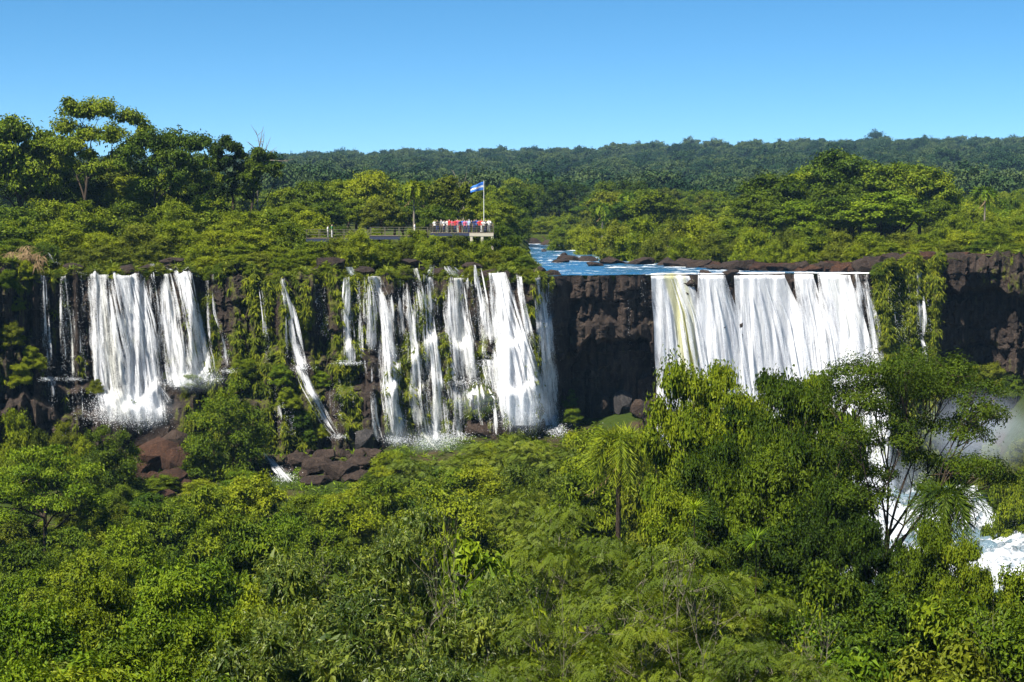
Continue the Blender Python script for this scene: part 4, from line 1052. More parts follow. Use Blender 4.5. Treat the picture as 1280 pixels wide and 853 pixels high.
def palm(px, d, crown_row, Lf, nf, label, mat='mid', up=True, tr=.15, dead=3, droop=0.95, group=None, foot_z=None):
    X = x_at(px, d); z0 = (uz(X, d) if up else gz(X, d)) if foot_z is None else foot_z
    h = z_at(crown_row, d) - z0
    rng = np.random.default_rng(int(px))
    root = link('palm_tree', None, None, (X, d * KD, z0)); tag(root, label, 'palm', group)
    b = MB(); pts = bez(np.array([0, 0, -.5]), np.array([rng.uniform(-.3, .3), 0, h * .5]), np.array([0, 0, h]), 14)
    b.tube(pts, np.linspace(tr * 1.25, tr, 14) * (1 + 0.08 * (np.arange(14) % 2)), 8)
    link('trunk', b.build('trunk', M['bark_pale' if up else 'bark'], True), root)
    fm = [frond_mesh(300 + int(px) + k, Lf, droop * (.8 + .25 * k), Lf * .34, 34 if not up else 22, mat, .07 if not up else .22) for k in range(3)]
    dm = frond_mesh(309 + int(px), Lf * .9, droop * 1.5, Lf * .22, 20, 'dry', .07 if not up else .2)
    for i in range(nf):
        el = -0.9 + 1.15 * (i / nf)        # low fronds first
        o = link('frond', fm[i % 3], root, (0, 0, h), (0, el * -0.55 - .25, i * 2.399 + rng.uniform(-.2, .2)))
        s = rng.uniform(.85, 1.1); o.scale = (s, s, s)
    for i in range(dead):
        o = link('dead_frond', dm, root, (0, 0, h - .2), (0, .95, i * 2.1 + .5)); o['label'] = 'dry brown hanging frond'
    return root
palm(519, 240, 232, 2.6, 17, 'slender palm with a long bare trunk beside the platform', 'lite', dead=5, droop=1.1)
palm(776, 112, 549, 3.1, 26, 'palm with drooping fronds above the gorge thicket', 'lite', up=False, tr=.16, dead=2, droop=1.25)
palm(1188, 82, 618, 2.7, 24, 'dark palm leaning under the big branching tree', 'dark', up=False, tr=.20, dead=3, droop=1.15)
for (px, d, row, lab) in [(786, 372, 245, 'palm with pale crown in the wood across the river beside a dark tree'), (828, 358, 252, 'short palm in the wood across the river behind the river shrubs'), (632, 362, 243, 'thin palm among dark trees near the river bend'), (1228, 300, 238, 'lone thin palm on the far plain beside the riverside clump'), (752, 350, 258, 'low palm at the river bend across the water')]:
    palm(px, d, row, 3.0, 15, lab, 'emer', dead=1)

# ------------------------------------------------------------------ gorge plants
GROUND_TREES = [make_plant(400 + i, 10, 9, 0.8, 'round', 38, (0.10, 0.18), (0.26, 0.14), 15000, 'mid', flat=0.7, sprig=26) for i in range(2)]
LAYER = make_plant(410, 10, 13, 3.5, 'umbrella', 30, (0.09, 0.15), (0.27, 0.15), 15000, 'emer', flat=0.42, sprig=30)
MSHRUB = [make_plant(420 + i, 5, 6, 0.4, 'shrub', 32, (0.11, 0.18), (0.24, 0.12), 12000, 'mid', stems=4, tr=.09, names=SH, flat=.8, sprig=22) for i in range(3)]
FTHR = [make_plant(430 + i, 6, 8, 0.8, 'shrub', 28, (0.11, 0.18), (0.50, 0.065), 1700, 'feather', stems=4, tr=.09, names=SH, flat=.6, kind='pinnate', droop=.35, sprig=16) for i in range(2)]
BROAD = [make_plant(440 + i, 6, 6.5, 0.4, 'shrub', 34, (0.11, 0.18), (0.19, 0.11), 19000, 'emer', stems=5, tr=.07, names=SH, flat=.85, sprig=26) for i in range(2)]
WILL = [make_plant(450 + i, 7, 7, 0.4, 'shrub', 36, (0.11, 0.19), (0.27, 0.042), 20000, 'willow', 'bark_pale', stems=6, tr=.06, names=SH, flat=.9, kind='narrow', droop=.45, sprig=30, twigs=4) for i in range(2)]
BIGL = make_plant(460, 6, 6, 0.4, 'shrub', 28, (0.11, 0.17), (0.30, 0.17), 7500, 'emer', stems=4, tr=.07, names=SH, flat=.85, sprig=20)
FTREE = [make_plant(470 + i, 9, 12, 2.6, 'umbrella', 34, (0.07, 0.12), (0.46, 0.055), 3000, 'feather', 'bark_pale', flat=.36, kind='pinnate', droop=.45, sprig=14, stems=2, tr=.15, twigs=6) for i in range(2)]

G8 = 'trees and shrubs on the talus below the left falls'
put(LAYER, 'layered_tree', 52, 142, 553, 190, 'wide layered tree with bright tiered foliage below the broad curtain', 'tree', None, 'emer', up=False)
RBUSH = [make_plant(490 + i, 9, 10, 0.2, 'shrub', 46, (0.09, 0.16), (0.25, 0.14), 19000, 'mid', stems=3, tr=.14, names=SH, flat=.85, sprig=22) for i in range(2)]
put(RBUSH[0], 'round_tree', 136, 165, 526, 108, 'compact round dark tree beside the red rocks', 'tree', None, 'dark', up=False)
put(RBUSH[1], 'round_tree', 283, 177, 468, 122, 'glossy round tree standing in front of the thread of water', 'tree', None, 'mid', up=False)
GT = 'tall dark trees before the wide falls'
put(GROUND_TREES[1], 'dark_tree', 858, 98, 438, 128, 'dark-trunked tree whose round top hides the foot of the wide curtain', 'tree', GT, 'mid', up=False)
put(GROUND_TREES[0], 'dark_tree', 930, 96, 462, 120, 'feathery-crowned tall tree next to the round-topped tree', 'tree', GT, 'mid', up=False)
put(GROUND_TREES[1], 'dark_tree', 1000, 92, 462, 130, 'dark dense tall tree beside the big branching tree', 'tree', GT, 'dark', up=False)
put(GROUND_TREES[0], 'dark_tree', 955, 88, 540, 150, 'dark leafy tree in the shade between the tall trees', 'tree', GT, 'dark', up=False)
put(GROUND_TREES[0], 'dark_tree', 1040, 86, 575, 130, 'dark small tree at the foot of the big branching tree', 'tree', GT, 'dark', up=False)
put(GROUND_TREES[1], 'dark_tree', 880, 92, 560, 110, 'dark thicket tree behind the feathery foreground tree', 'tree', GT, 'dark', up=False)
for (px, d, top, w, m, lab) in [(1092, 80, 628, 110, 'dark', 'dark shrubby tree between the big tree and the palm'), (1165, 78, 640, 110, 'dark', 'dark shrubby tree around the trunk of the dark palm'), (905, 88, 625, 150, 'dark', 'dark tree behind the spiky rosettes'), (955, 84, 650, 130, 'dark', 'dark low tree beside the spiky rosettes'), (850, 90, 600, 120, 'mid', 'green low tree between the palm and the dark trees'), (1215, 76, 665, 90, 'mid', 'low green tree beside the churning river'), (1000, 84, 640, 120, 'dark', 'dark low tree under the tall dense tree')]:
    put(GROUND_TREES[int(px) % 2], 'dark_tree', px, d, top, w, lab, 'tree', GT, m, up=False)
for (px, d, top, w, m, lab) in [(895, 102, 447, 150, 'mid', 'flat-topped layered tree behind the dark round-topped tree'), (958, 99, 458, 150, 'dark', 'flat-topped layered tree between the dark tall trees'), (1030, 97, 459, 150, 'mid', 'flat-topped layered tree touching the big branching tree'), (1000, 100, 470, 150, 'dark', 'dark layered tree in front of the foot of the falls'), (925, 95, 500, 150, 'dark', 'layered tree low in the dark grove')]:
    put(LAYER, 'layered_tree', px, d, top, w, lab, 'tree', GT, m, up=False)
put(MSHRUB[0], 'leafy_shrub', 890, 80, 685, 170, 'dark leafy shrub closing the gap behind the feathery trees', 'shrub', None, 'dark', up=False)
put(MSHRUB[1], 'leafy_shrub', 840, 84, 670, 150, 'mid-green leafy shrub closing the gap behind the feathery trees', 'shrub', None, 'mid', up=False)
big = px_tree(480, 1072, 86, [(1062, 474, 24), (1092, 470, 26), (1128, 468, 26), (1165, 468, 28), (1200, 474, 28), (1225, 488, 20), (1078, 505, 24), (1108, 520, 22), (1140, 500, 24), (1180, 500, 26), (1212, 512, 22), (1238, 524, 18), (1200, 542, 22), (1168, 535, 20), (1130, 552, 18), (1180, 574, 20), (1212, 584, 24), (1240, 596, 22), (1262, 604, 18), (1092, 560, 18), (1075, 590, 20), (1110, 600, 16), (1150, 605, 14), (1205, 612, 18), (1055, 500, 24), (1100, 492, 24), (1160, 488, 24), (1195, 492, 24), (1120, 535, 20), (1148, 575, 18), (1225, 540, 20), (1062, 540, 22), (1060, 570, 20), (1190, 596, 20), (1090, 620, 22), (1060, 615, 22)],
              (0.15, 0.08), 46000, 'dark', 0.7, up=False, kind='airy', tr=.30, twigs=6, basek=.42, lean=1.0, sprig=30, fork=.45, stems=2, rfac=1.4)
put_px(*big, 'branching_tree', 'big branching tree with black limbs silhouetted against the white water')
G9 = 'soft shrubs on the bank below the central falls'
for i, (px, d, top, w, m) in enumerate([(598, 168, 548, 120, 'feather'), (655, 166, 532, 130, 'feather'), (705, 164, 552, 110, 'feather'), (560, 160, 575, 110, 'mid'), (510, 165, 560, 90, 'feather'), (745, 160, 528, 110, 'lite'), (800, 158, 518, 90, 'oliv'), (640, 135, 590, 150, 'feather'), (725, 130, 575, 140, 'lite'), (820, 125, 560, 120, 'oliv'), (560, 130, 605, 140, 'mid'), (470, 150, 590, 100, 'mid'), (430, 140, 610, 110, 'lite'), (690, 118, 625, 150, 'feather')]):
    put(FTHR[i % 2] if m == 'feather' else MSHRUB[i % 3], 'bank_shrub', px, d, top, w, {'feather': 'yellow-green', 'mid': 'mid-green', 'lite': 'light green', 'oliv': 'olive'}[m] + ' feathery-textured shrub on the bank ' + near(px, SLOPE), 'shrub', G9, m, up=False)
for i, (px, d, top, w, m) in enumerate([(490, 176, 562, 60, 'lite'), (530, 172, 575, 70, 'feather'), (575, 176, 566, 60, 'feather'), (610, 178, 548, 60, 'lite'), (640, 176, 538, 70, 'feather'), (675, 178, 545, 60, 'lite'), (700, 172, 556, 70, 'oliv'), (550, 160, 590, 90, 'feather'), (600, 158, 580, 100, 'lite'), (650, 158, 570, 100, 'feather'), (500, 155, 600, 90, 'mid'), (720, 176, 535, 60, 'lite'), (735, 165, 545, 80, 'feather'), (450, 165, 602, 70, 'lite'), (410, 160, 618, 80, 'lite'), (690, 145, 590, 100, 'feather'), (580, 145, 612, 110, 'feather'), (520, 140, 625, 110, 'lite'), (770, 172, 530, 70, 'oliv'), (795, 165, 535, 70, 'feather')]):
    put((SOFT + BUSH)[i % 7], 'bank_shrub', px, d, top, w, {'feather': 'soft yellow-green', 'mid': 'mid-green', 'lite': 'light green', 'oliv': 'olive'}[m] + ' rounded bush on the bank ' + near(px, SLOPE), 'shrub', G9, m, up=False)
G10 = 'shrubs on the slope below the left falls'
for i, (px, d, top, w, m) in enumerate([(200, 135, 612, 110, 'mid'), (310, 152, 585, 110, 'lite'), (250, 140, 598, 110, 'mid'), (375, 150, 610, 95, 'lite'), (100, 100, 668, 140, 'mid'), (230, 90, 668, 160, 'emer'), (320, 100, 640, 150, 'mid'), (30, 110, 672, 130, 'dark'), (160, 110, 640, 120, 'emer'), (400, 110, 640, 130, 'mid'), (345, 125, 620, 110, 'emer'), (280, 120, 625, 120, 'lite'),
                                       (20, 178, 505, 60, 'lite'), (75, 176, 518, 50, 'oliv'), (200, 172, 590, 60, 'lite'), (240, 176, 560, 50, 'mid'), (100, 172, 540, 50, 'lite'), (45, 172, 530, 50, 'oliv'), (250, 168, 596, 60, 'lite'), (275, 165, 602, 60, 'mid'), (300, 170, 585, 50, 'emer'), (225, 160, 615, 70, 'mid'), (180, 158, 612, 70, 'emer'), (150, 160, 600, 60, 'mid'), (385, 158, 612, 70, 'emer'), (10, 165, 560, 60, 'mid'), (270, 176, 566, 40, 'oliv')]):
    put((MSHRUB + BROAD)[i % 5], 'slope_shrub', px, d, top, w, {'lite': 'light green', 'mid': 'mid-green', 'emer': 'emerald', 'dark': 'dark green', 'oliv': 'olive'}[m] + ' shrub ' + ('high on the talus ' if d > 168 else 'on the slope ') + near(px, SLOPE), 'shrub', G10, m, up=False)
G11 = 'broad-leaved shrubs at the near edge of the gorge'
for i, (px, d, top, w, m) in enumerate([(40, 62, 728, 210, 'emer'), (160, 56, 765, 220, 'mid'), (20, 48, 800, 240, 'emer'), (260, 54, 740, 200, 'mid'), (200, 70, 700, 180, 'emer'), (110, 75, 690, 160, 'lite'), (100, 44, 830, 240, 'mid'), (250, 44, 810, 230, 'emer'), (330, 66, 690, 170, 'mid')]):
    put(BROAD[i % 2], 'leafy_shrub', px, d, top, w, {'emer': 'emerald', 'mid': 'mid-green', 'lite': 'light green'}[m] + ' broad-leaved shrub on the near slope ' + ('behind the front row' if d > 60 else 'in the second row' if d > 50 else 'in the front row') + near(px, [(40, ' below the layered tree'), (150, ' below the outcrop'), (270, ' beside the narrow-leaved bushes')]), 'shrub', G11, m, up=False)
G12 = 'narrow-leaved bushes at the near edge of the gorge'
for i, (px, d, top, w) in enumerate([(380, 58, 662, 240), (500, 60, 640, 230), (450, 48, 715, 280), (330, 46, 755, 240), (580, 50, 720, 240), (420, 42, 790, 260), (560, 43, 790, 260), (520, 72, 612, 170), (640, 55, 690, 190)]):
    put(WILL[i % 2], 'narrow_leaved_bush', px, d, top, w, 'narrow-leaved bush with pale twigs ' + ('beyond' if d > 65 else 'in the back row of' if d > 53 else 'in the middle of' if d > 45 else 'in the front row of') + ' its thicket ' + near(px, [(330, 'beside broad-leaved shrubs'), (450, 'in its centre'), (540, 'below the large-leaved bush'), (620, 'beside the feathery trees')]), 'bush', G12, None, up=False)
put(BIGL, 'large_leaved_bush', 590, 64, 628, 200, 'glossy large-leaved bush rising behind the narrow-leaved bushes', 'bush', None, 'emer', up=False)
put(BIGL, 'large_leaved_bush', 640, 58, 690, 170, 'glossy large-leaved bush beside the feathery trees', 'bush', None, 'mid', up=False)
BARE = [make_plant(495 + i, 8, 6, 2.5, 'umbrella', 16, (0.10, 0.17), (0.20, 0.07), 260, 'lite', 'bark_pale', flat=.6, stems=2, tr=.075, twigs=7, bare=1, fork=.3) for i in range(2)]
for i, (px, d, top, w, lab) in enumerate([(548, 56, 612, 120, 'nearly leafless pale sapling above the narrow-leaved bushes'), (852, 46, 668, 190, 'pale forked sapling with few leaves before the flat-topped feathery tree'), (706, 46, 700, 150, 'thin pale sapling among the feathery trees'), (1020, 50, 745, 130, 'thin bare sapling before the dark grove'), (395, 58, 652, 110, 'thin bare sapling above broad-leaved shrubs'), (905, 100, 498, 90, 'bare twiggy sapling inside the dark grove'), (1240, 52, 742, 130, 'thin bare sapling near the churning river')]):
    put(BARE[i % 2], 'bare_sapling', px, d, top, w, lab, 'sapling', 'bare saplings', None, up=False)
G13 = 'feathery trees at the near edge of the gorge'
for i, (px, d, top, w, lab) in enumerate([(820, 56, 652, 330, 'flat-topped feathery tree with a pale forked trunk'), (715, 72, 625, 260, 'feathery tree in front of the drooping palm'), (905, 62, 706, 280, 'feathery tree whose sprays reach the dark trees'), (670, 47, 752, 270, 'low feathery tree among the narrow-leaved bushes'), (960, 48, 778, 280, 'low feathery tree beside the dark leafy shrubs'), (800, 45, 770, 280, 'low feathery tree at the foot of the flat-topped one')]):
    put(FTREE[i % 2], 'feathery_tree', px, d, top, w, lab, 'tree', G13, None, up=False)
G14 = 'leafy shrubs at the foot of the dark trees'
for i, (px, d, top, w, m) in enumerate([(1010, 62, 742, 200, 'emer'), (1110, 66, 715, 200, 'mid'), (1225, 64, 705, 200, 'mid'), (1180, 52, 780, 240, 'oliv'), (1060, 50, 800, 240, 'emer'), (1280, 52, 750, 220, 'mid'), (1120, 44, 835, 260, 'mid'), (1250, 44, 820, 240, 'emer'), (960, 70, 715, 150, 'dark'), (1050, 76, 690, 140, 'dark'), (1140, 78, 690, 140, 'dark'), (1270, 76, 680, 130, 'mid')]):
    put((BROAD + MSHRUB)[i % 5], 'leafy_shrub', px, d, top, w, {'emer': 'emerald', 'mid': 'mid-green', 'oliv': 'olive', 'dark': 'dark green'}[m] + (' tall' if d > 68 else '') + ' leafy shrub ' + ('in the front row ' if d < 55 else '') + near(px, [(960, 'beside the spiky rosette'), (1040, 'below the big branching tree'), (1120, 'between the big tree and the dark palm'), (1190, 'below the dark palm'), (1265, 'near the churning river')]), 'shrub', G14, m, up=False)

# fill the slope so that no bare ground shows between the plants
YL = [(-200, 610), (0, 600), (100, 600), (150, 590), (180, 625), (240, 625), (270, 595), (330, 600), (370, 612), (430, 606), (480, 570), (560, 585), (590, 570), (640, 555), (700, 565), (760, 545), (830, 560), (900, 640), (1000, 690), (1080, 700), (1280, 715), (1500, 715)]
fill = np.random.default_rng(77)
n_fill = 0
for i in range(560):
    d = 42 + 146 * fill.random() ** 0.8
    px = fill.uniform(-140, 1420)
    X = x_at(px, d)
    if n_fill >= 290: break
    if X > 12 and d > 100: continue
    z0 = gz(X, d)
    lim = z_at(np.interp(px, [a for a, b in YL], [b for a, b in YL]) + 6, d)
    h = min(fill.uniform(2.2, 5.5), lim - z0)
    if h < 0.9 or (d > 150 and 322 < px < 375): continue
    q = P(px, 0, d); zt = z0 + h
    _, row = proj(np.array([[X, d * KD, zt]])); row = float(row[0])
    wpx = fill.uniform(0.9, 1.35) * max(h, 3.0) * FPX / (d * KD)
    m = fill.choice(['mid', 'emer', 'dark', 'oliv', 'lite', 'mid']) if not (560 < px < 980 and d < 100) else fill.choice(['dark', 'dark', 'mid'])
    pr = (MSHRUB + BROAD)[fill.integers(0, 5)] if (px < 520 or px > 950) else (MSHRUB + FTHR)[fill.integers(0, 4)]
    if pr in FTHR: m = 'feather'
    put(pr, 'undergrowth_shrub', px, d, row, wpx, {'mid': 'mid-green', 'emer': 'emerald', 'dark': 'dark green', 'oliv': 'olive', 'lite': 'light green', 'feather': 'feathery'}[m] + (' low' if h < 2.6 else ' tall' if h > 4.3 else '') + ' undergrowth shrub ' + ('on near slope ' if d < 80 else 'in mid slope ' if d < 130 else 'at cliff foot ') + near(px, SLOPE), 'shrub', 'undergrowth shrubs of the gorge slope', m, up=False)
    n_fill += 1

# spiky rosettes under the dark trees
ros = MB(); rr_ = np.random.default_rng(9)
n = 80; a = rr_.uniform(0, 6.28, n); e = rr_.uniform(-.2, 1.2, n)
A = np.stack([np.cos(a) * np.cos(e), np.sin(a) * np.cos(e), np.sin(e)], -1)
Vq, Fq = leaf_quads(np.zeros((n, 3)) + np.array([0, 0, 1.2]), np.stack([-np.cos(a) * np.sin(e), -np.sin(a) * np.sin(e), np.cos(e)], -1), A, 0.85, 0.07, .15, .25)
ros.add(Vq, Fq, np.repeat(rr_.uniform(.3, .9, n), 4))
ros_me = ros.build('leaf_rosette', M['emer'])
stm = MB(); stm.tube([[0, 0, -.4], [0.03, 0, .5], [0, 0, 1.2]], [.022, .02, .02], 6); stm_me = stm.build('stem', M['bark'], True)
for (px, row, d) in [(945, 678, 66), (868, 640, 74)]:
    q = P(px, row, d)
    o = link('rosette_plant', None, None, (q[0], q[1], gz(q[0], d))); tag(o, 'spiky rosette plant on a tall stem under the dark trees', 'plant', 'spiky rosette plants')
    hh = q[2] - o.location.z
    st_ = link('stem', stm_me, o, scale=(1.2, 1.2, hh / 1.2)); link('leaf_rosette', ros_me, o, (0, 0, hh - 1.2 * 1.0), (0, 0, px))

# shrubs and tufts that cling to ledges
G15 = 'plants clinging to the cliff ledges'
for i, (px, row, w, m) in enumerate([(305, 462, 36, 'lite'), (352, 470, 36, 'emer'), (360, 500, 36, 'mid'), (375, 525, 30, 'emer'), (402, 475, 26, 'emer'), (38, 450, 40, 'lite'), (20, 470, 44, 'lite'), (12, 420, 40, 'oliv'), (118, 485, 24, 'oliv'), (410, 400, 20, 'oliv'),
                                     (615, 505, 30, 'dark'), (710, 500, 30, 'emer'), (716, 520, 26, 'mid'), (1240, 470, 40, 'oliv'), (1265, 485, 40, 'mid'), (1215, 468, 34, 'oliv'), (1105, 430, 26, 'oliv'), (1128, 440, 24, 'mid'), (240, 478, 28, 'mid'), (208, 470, 14, 'oliv'), (400, 540, 24, 'lite'), (385, 545, 22, 'emer'), (325, 485, 24, 'mid'), (20, 380, 30, 'oliv'), (8, 350, 36, 'mid'), (30, 340, 34, 'lite')]):
    q = surf_at(px, row + w * .3, 0.2)
    _d = q[1] / KD
    put(MSHRUB[i % 3], 'ledge_plant', px, _d, row - w * .5, w, {'lite': 'light green', 'mid': 'mid-green', 'emer': 'emerald', 'dark': 'dark green', 'oliv': 'olive'}[m] + ' plant clinging to the cliff ' + ('high up ' if row < 420 else '') + near(px, [(20, 'on the mossy buttress'), (110, 'beside the twin threads'), (225, 'by the forked fall'), (300, 'under the bending thread'), (350, 'by the slanting fall'), (400, 'under the faint trickle'), (625, 'among the small cascades'), (712, 'beside the lone fall'), (1115, 'by the slim solitary fall'), (1240, 'on the dark far cliff')]), 'plant', G15, m, zb=q[2])

# low growth that spills over the brink between the falls
G16 = 'low bushes spilling over the brink between the falls'
for i, px in enumerate([38, 44, 76, 116, 146, 183, 197, 262, 276, 290, 302, 316, 336, 346, 384, 400, 410, 422, 450, 476, 497, 512, 526, 556, 588, 606, 640, 656, 664, 1098, 1112, 1126, 1140, 1164, 1176]):
    d = float(lip_d(px)) + .5; w = 16 + 12 * ((i * .618) % 1); m = ['oliv', 'lite', 'mid'][i % 3]
    put((SOFT + MSHRUB)[i % 6], 'brink_bush', px, d, float(proj(P(px, 340, d) * 0 + np.array([x_at(px, d), d * KD, float(lip_z(px)) + .4 + .9 * ((i * .37) % 1)]))[1]), w, {'oliv': 'olive', 'lite': 'yellow-green', 'mid': 'mid-green'}[m] + ' low bush spilling over the brink ' + near(px, TOPS + RIVS[7:]), 'bush', G16, m, zb=float(lip_z(px)) - .9)
# bank beyond the churned river
for i, (px, d, top, w, m) in enumerate([(1262, 186, 578, 60, 'lite'), (1300, 190, 560, 70, 'mid'), (1275, 198, 545, 50, 'oliv'), (1245, 200, 540, 40, 'oliv')]):
    put(MSHRUB[i % 3], 'bank_shrub', px, d, top, w, {'lite': 'light green', 'mid': 'mid-green', 'oliv': 'olive', 'emer': 'emerald'}[m] + ' shrub on the misty bank beyond the churning river', 'shrub', 'shrubs on the misty bank', m, up=False)

# ------------------------------------------------------------------ moss, grass
rng = np.random.default_rng(21)
def tuft_blades(Pts, Nrm, nb, L, W, hang):
    n = len(Pts); k = np.repeat(np.arange(n), nb)
    a = Pts[k] + rng.normal(size=(n * nb, 3)) * 0.12
    A = Nrm[k] * rng.uniform(.1, .8, (n * nb, 1)) + rng.normal(size=(n * nb, 3)) * .35 + np.array([0, 0, -hang])
    Nn = Nrm[k] + np.array([0, 0, .6]) + rng.normal(size=(n * nb, 3)) * .4
    Vq, Fq = leaf_quads(a, Nn, A, L * rng.uniform(.5, 1.4, n * nb), W * rng.uniform(.7, 1.3, n * nb), .1, .15)
    tint = np.clip(rng.uniform(.2, .75, n)[k] + rng.normal(size=n * nb) * .12, 0, 1)
    return Vq, Fq, np.repeat(tint, 4)
flatm = CL_M.ravel(); flv = CL_V.reshape(-1, 3); fpx = CL_PX.ravel(); fz = CL_Z.ravel()
wet = np.zeros_like(fpx)
prob = np.clip(flatm - 0.42, 0, 1) ** 1.3 * (fpx > -60) * (fpx < 1340) * np.where((fpx > 805) & (fpx < 1088), .15, 1)
idx = rng.choice(len(flv), 7000, replace=True, p=prob / prob.sum())
nrm = np.tile(np.array([[0.1, -1.0, 0.25]]), (len(idx), 1))
Vq, Fq, T = tuft_blades(flv[idx] + np.array([0, -.05, .1]), nrm, 13, 0.72, 0.15, 0.9)
o = link('hanging_moss', mesh('hanging_moss', Vq, Fq, M['moss'], {'tint': T})); tag(o, 'yellow-green moss and grass hanging down the cliff', 'moss', None, 'stuff')

# grass on the slope above the left falls and along the lip
pxr = rng.uniform(-60, 700, 5200); dr = lip_d(pxr) + 0.3 + 24 * rng.random(5200) ** 1.4
Xr = (pxr - 640) / FPX * dr * KD; ok = river_mask(Xr, dr) < .2
pxr, dr, Xr = pxr[ok], dr[ok], Xr[ok]
pr2 = rng.uniform(1100, 1340, 1500); d2 = lip_d(pr2) + 3 + 34 * rng.random(1500); X2 = (pr2 - 640) / FPX * d2 * KD
Xr = np.concatenate([Xr, X2]); dr = np.concatenate([dr, d2])
pts = np.stack([Xr, dr * KD, upper_z(Xr, dr)], -1)
Vq, Fq, T = tuft_blades(pts, np.tile(np.array([[0, 0, .6]]), (len(pts), 1)), 13, 0.85, 0.13, -1.0)
o = link('grass', mesh('grass', Vq, Fq, M['grass'], {'tint': T})); tag(o, 'bright tall grass on the slope above the falls', 'grass', None, 'stuff')
# ferns and weeds over the gorge floor
pxr = rng.uniform(-120, 1400, 9000); dr = 40 + 160 * rng.random(9000) ** .7; Xr = (pxr - 640) / FPX * dr * KD
ok = ~((Xr > 12) & (dr > 110) & (Xr < 56)); Xr, dr = Xr[ok], dr[ok]
pts = np.stack([Xr, dr * KD, gorge_z(Xr, dr)], -1)
Vq, Fq, T = tuft_blades(pts, np.tile(np.array([[0, 0, .5]]), (len(pts), 1)), 11, 0.75, 0.15, -.55)
o = link('undergrowth', mesh('undergrowth', Vq, Fq, M['emer'], {'tint': T})); tag(o, 'ferns and weeds covering the gorge floor', 'weeds', None, 'stuff')

# ------------------------------------------------------------------ rocks
def rock_mesh(seed, mat):
    r = np.random.default_rng(seed); bm = bmesh.new()
    for _ in range(26):
        v = r.normal(size=3); v /= np.linalg.norm(v); v *= r.uniform(.82, 1.0)
        v = np.clip(v, -.78, .78) * 1.25
        bm.verts.new(v)
    res = bmesh.ops.convex_hull(bm, input=bm.verts)
    bmesh.ops.delete(bm, geom=[g for g in res['geom_interior'] if isinstance(g, bmesh.types.BMVert)], context='VERTS')
    bmesh.ops.subdivide_edges(bm, edges=bm.edges, cuts=2, use_grid_fill=True)
    co = np.array([v.co for v in bm.verts])
    k = 0.10 * fbm(co[:, 0] * 1.8 + seed, co[:, 1] * 1.8, co[:, 2] * 1.8, seed=seed, oct=3)
    for v, q in zip(bm.verts, k): v.co *= 1 + q
    me = bpy.data.meshes.new('boulder'); bm.to_mesh(me); bm.free(); me.materials.append(mat)
    return me
ROCKS = [rock_mesh(s, M['rock']) for s in range(6)]
def rock(name, loc, size, label, group, mat='rock', seed=None, rz=None, tilt=None):
    r = random.Random(int(loc[0] * 31 + loc[2] * 17 + loc[1]))
    o = link(name, ROCKS[r.randrange(6) if seed is None else seed], None, loc, ((r.uniform(-.25, .25) if tilt is None else tilt), r.uniform(-.25, .25), r.uniform(0, 6.28) if rz is None else rz), size)
    tag(o, label, 'rock', group)
    if mat != 'rock':
        o.material_slots[0].link = 'OBJECT'; o.material_slots[0].material = M[mat]
    return o
def ground_rock(px, row, w, h, label, group, mat='rock', **kw):
    """row: photo row of the rock's foot; w, h in photo px"""
    d = d_on_gorge(px, row); p = P(px, row, d); s = d * KD / FPX
    rock('boulder', (p[0], p[1], p[2] + h * s * .38), (w * s * .5, w * s * .45, h * s * .58), label, group, mat, **kw)
GR = 'brown boulders below the slanting fall'
for (px, row, w, h, mat) in [(395, 590, 40, 20, 'rock'), (425, 597, 50, 22, 'rock'), (372, 582, 34, 18, 'rock'), (405, 575, 30, 15, 'rock'), (448, 585, 34, 16, 'rock'), (470, 572, 28, 12, 'rock'), (360, 552, 24, 14, 'rock'), (380, 560, 24, 12, 'rock'), (345, 545, 22, 14, 'rock_grey'), (338, 530, 20, 16, 'rock_grey'), (415, 560, 22, 12, 'rock'), (440, 600, 40, 12, 'rock'), (395, 604, 44, 10, 'rock'), (325, 590, 22, 12, 'rock')]:
    ground_rock(px, row, w, h, {'rock': size_word(w, 26, 38) + 'brown boulder in the heap, ' + near(px, [(345, 'by the small cascade'), (378, 'under the slanting fall'), (408, 'in its middle'), (445, 'by the upright grey block')]), 'rock_grey': 'grey boulder lying in the heap below the slanting fall'}[mat], GR, mat)
for i in range(46):
    px = rng.uniform(330, 480); row = np.interp(px, [330, 480], [rng.uniform(540, 600), rng.uniform(560, 606)])
    w = rng.uniform(8, 18)
    ground_rock(px, row, w, w * .6, 'small brown stone in the heap below the slanting fall', 'small stones below the slanting fall', 'rock')
ground_rock(456, 566, 26, 32, 'upright grey block of stone at the foot of the curved fall', None, 'rock_grey', rz=.1, tilt=.05)
ground_rock(600, 545, 38, 24, 'dark flat-topped boulder at the foot of the cascades', None, 'rock')
ground_rock(636, 545, 30, 14, 'small dark boulder beside the flat-topped boulder', None, 'rock')
ground_rock(748, 522, 28, 32, 'brown wedge-shaped boulder under the bare rock face', None, 'rock')
ground_rock(776, 520, 32, 34, 'smooth grey boulder under the bare rock face', None, 'rock_grey')
ground_rock(722, 516, 22, 18, 'dark boulder under the overhang beside the lone fall', None, 'rock')
ground_rock(800, 520, 26, 22, 'dark boulder at the corner of the bare rock face', None, 'rock')
ground_rock(672, 540, 22, 18, 'dark wet boulder between the dense fall and the lone fall', None, 'rock')
ground_rock(15, 556, 60, 40, 'big brown boulder at the foot of the mossy buttress', None, 'rock')
ground_rock(-20, 545, 50, 40, 'brown boulder beside the big one at the mossy buttress', None, 'rock')
ground_rock(196, 585, 62, 40, 'largest red-brown block of the outcrop under the broad white curtain', None, 'rock_red')
ground_rock(190, 556, 60, 24, 'flat dark slab on top of the red-brown outcrop', None, 'rock_dark')
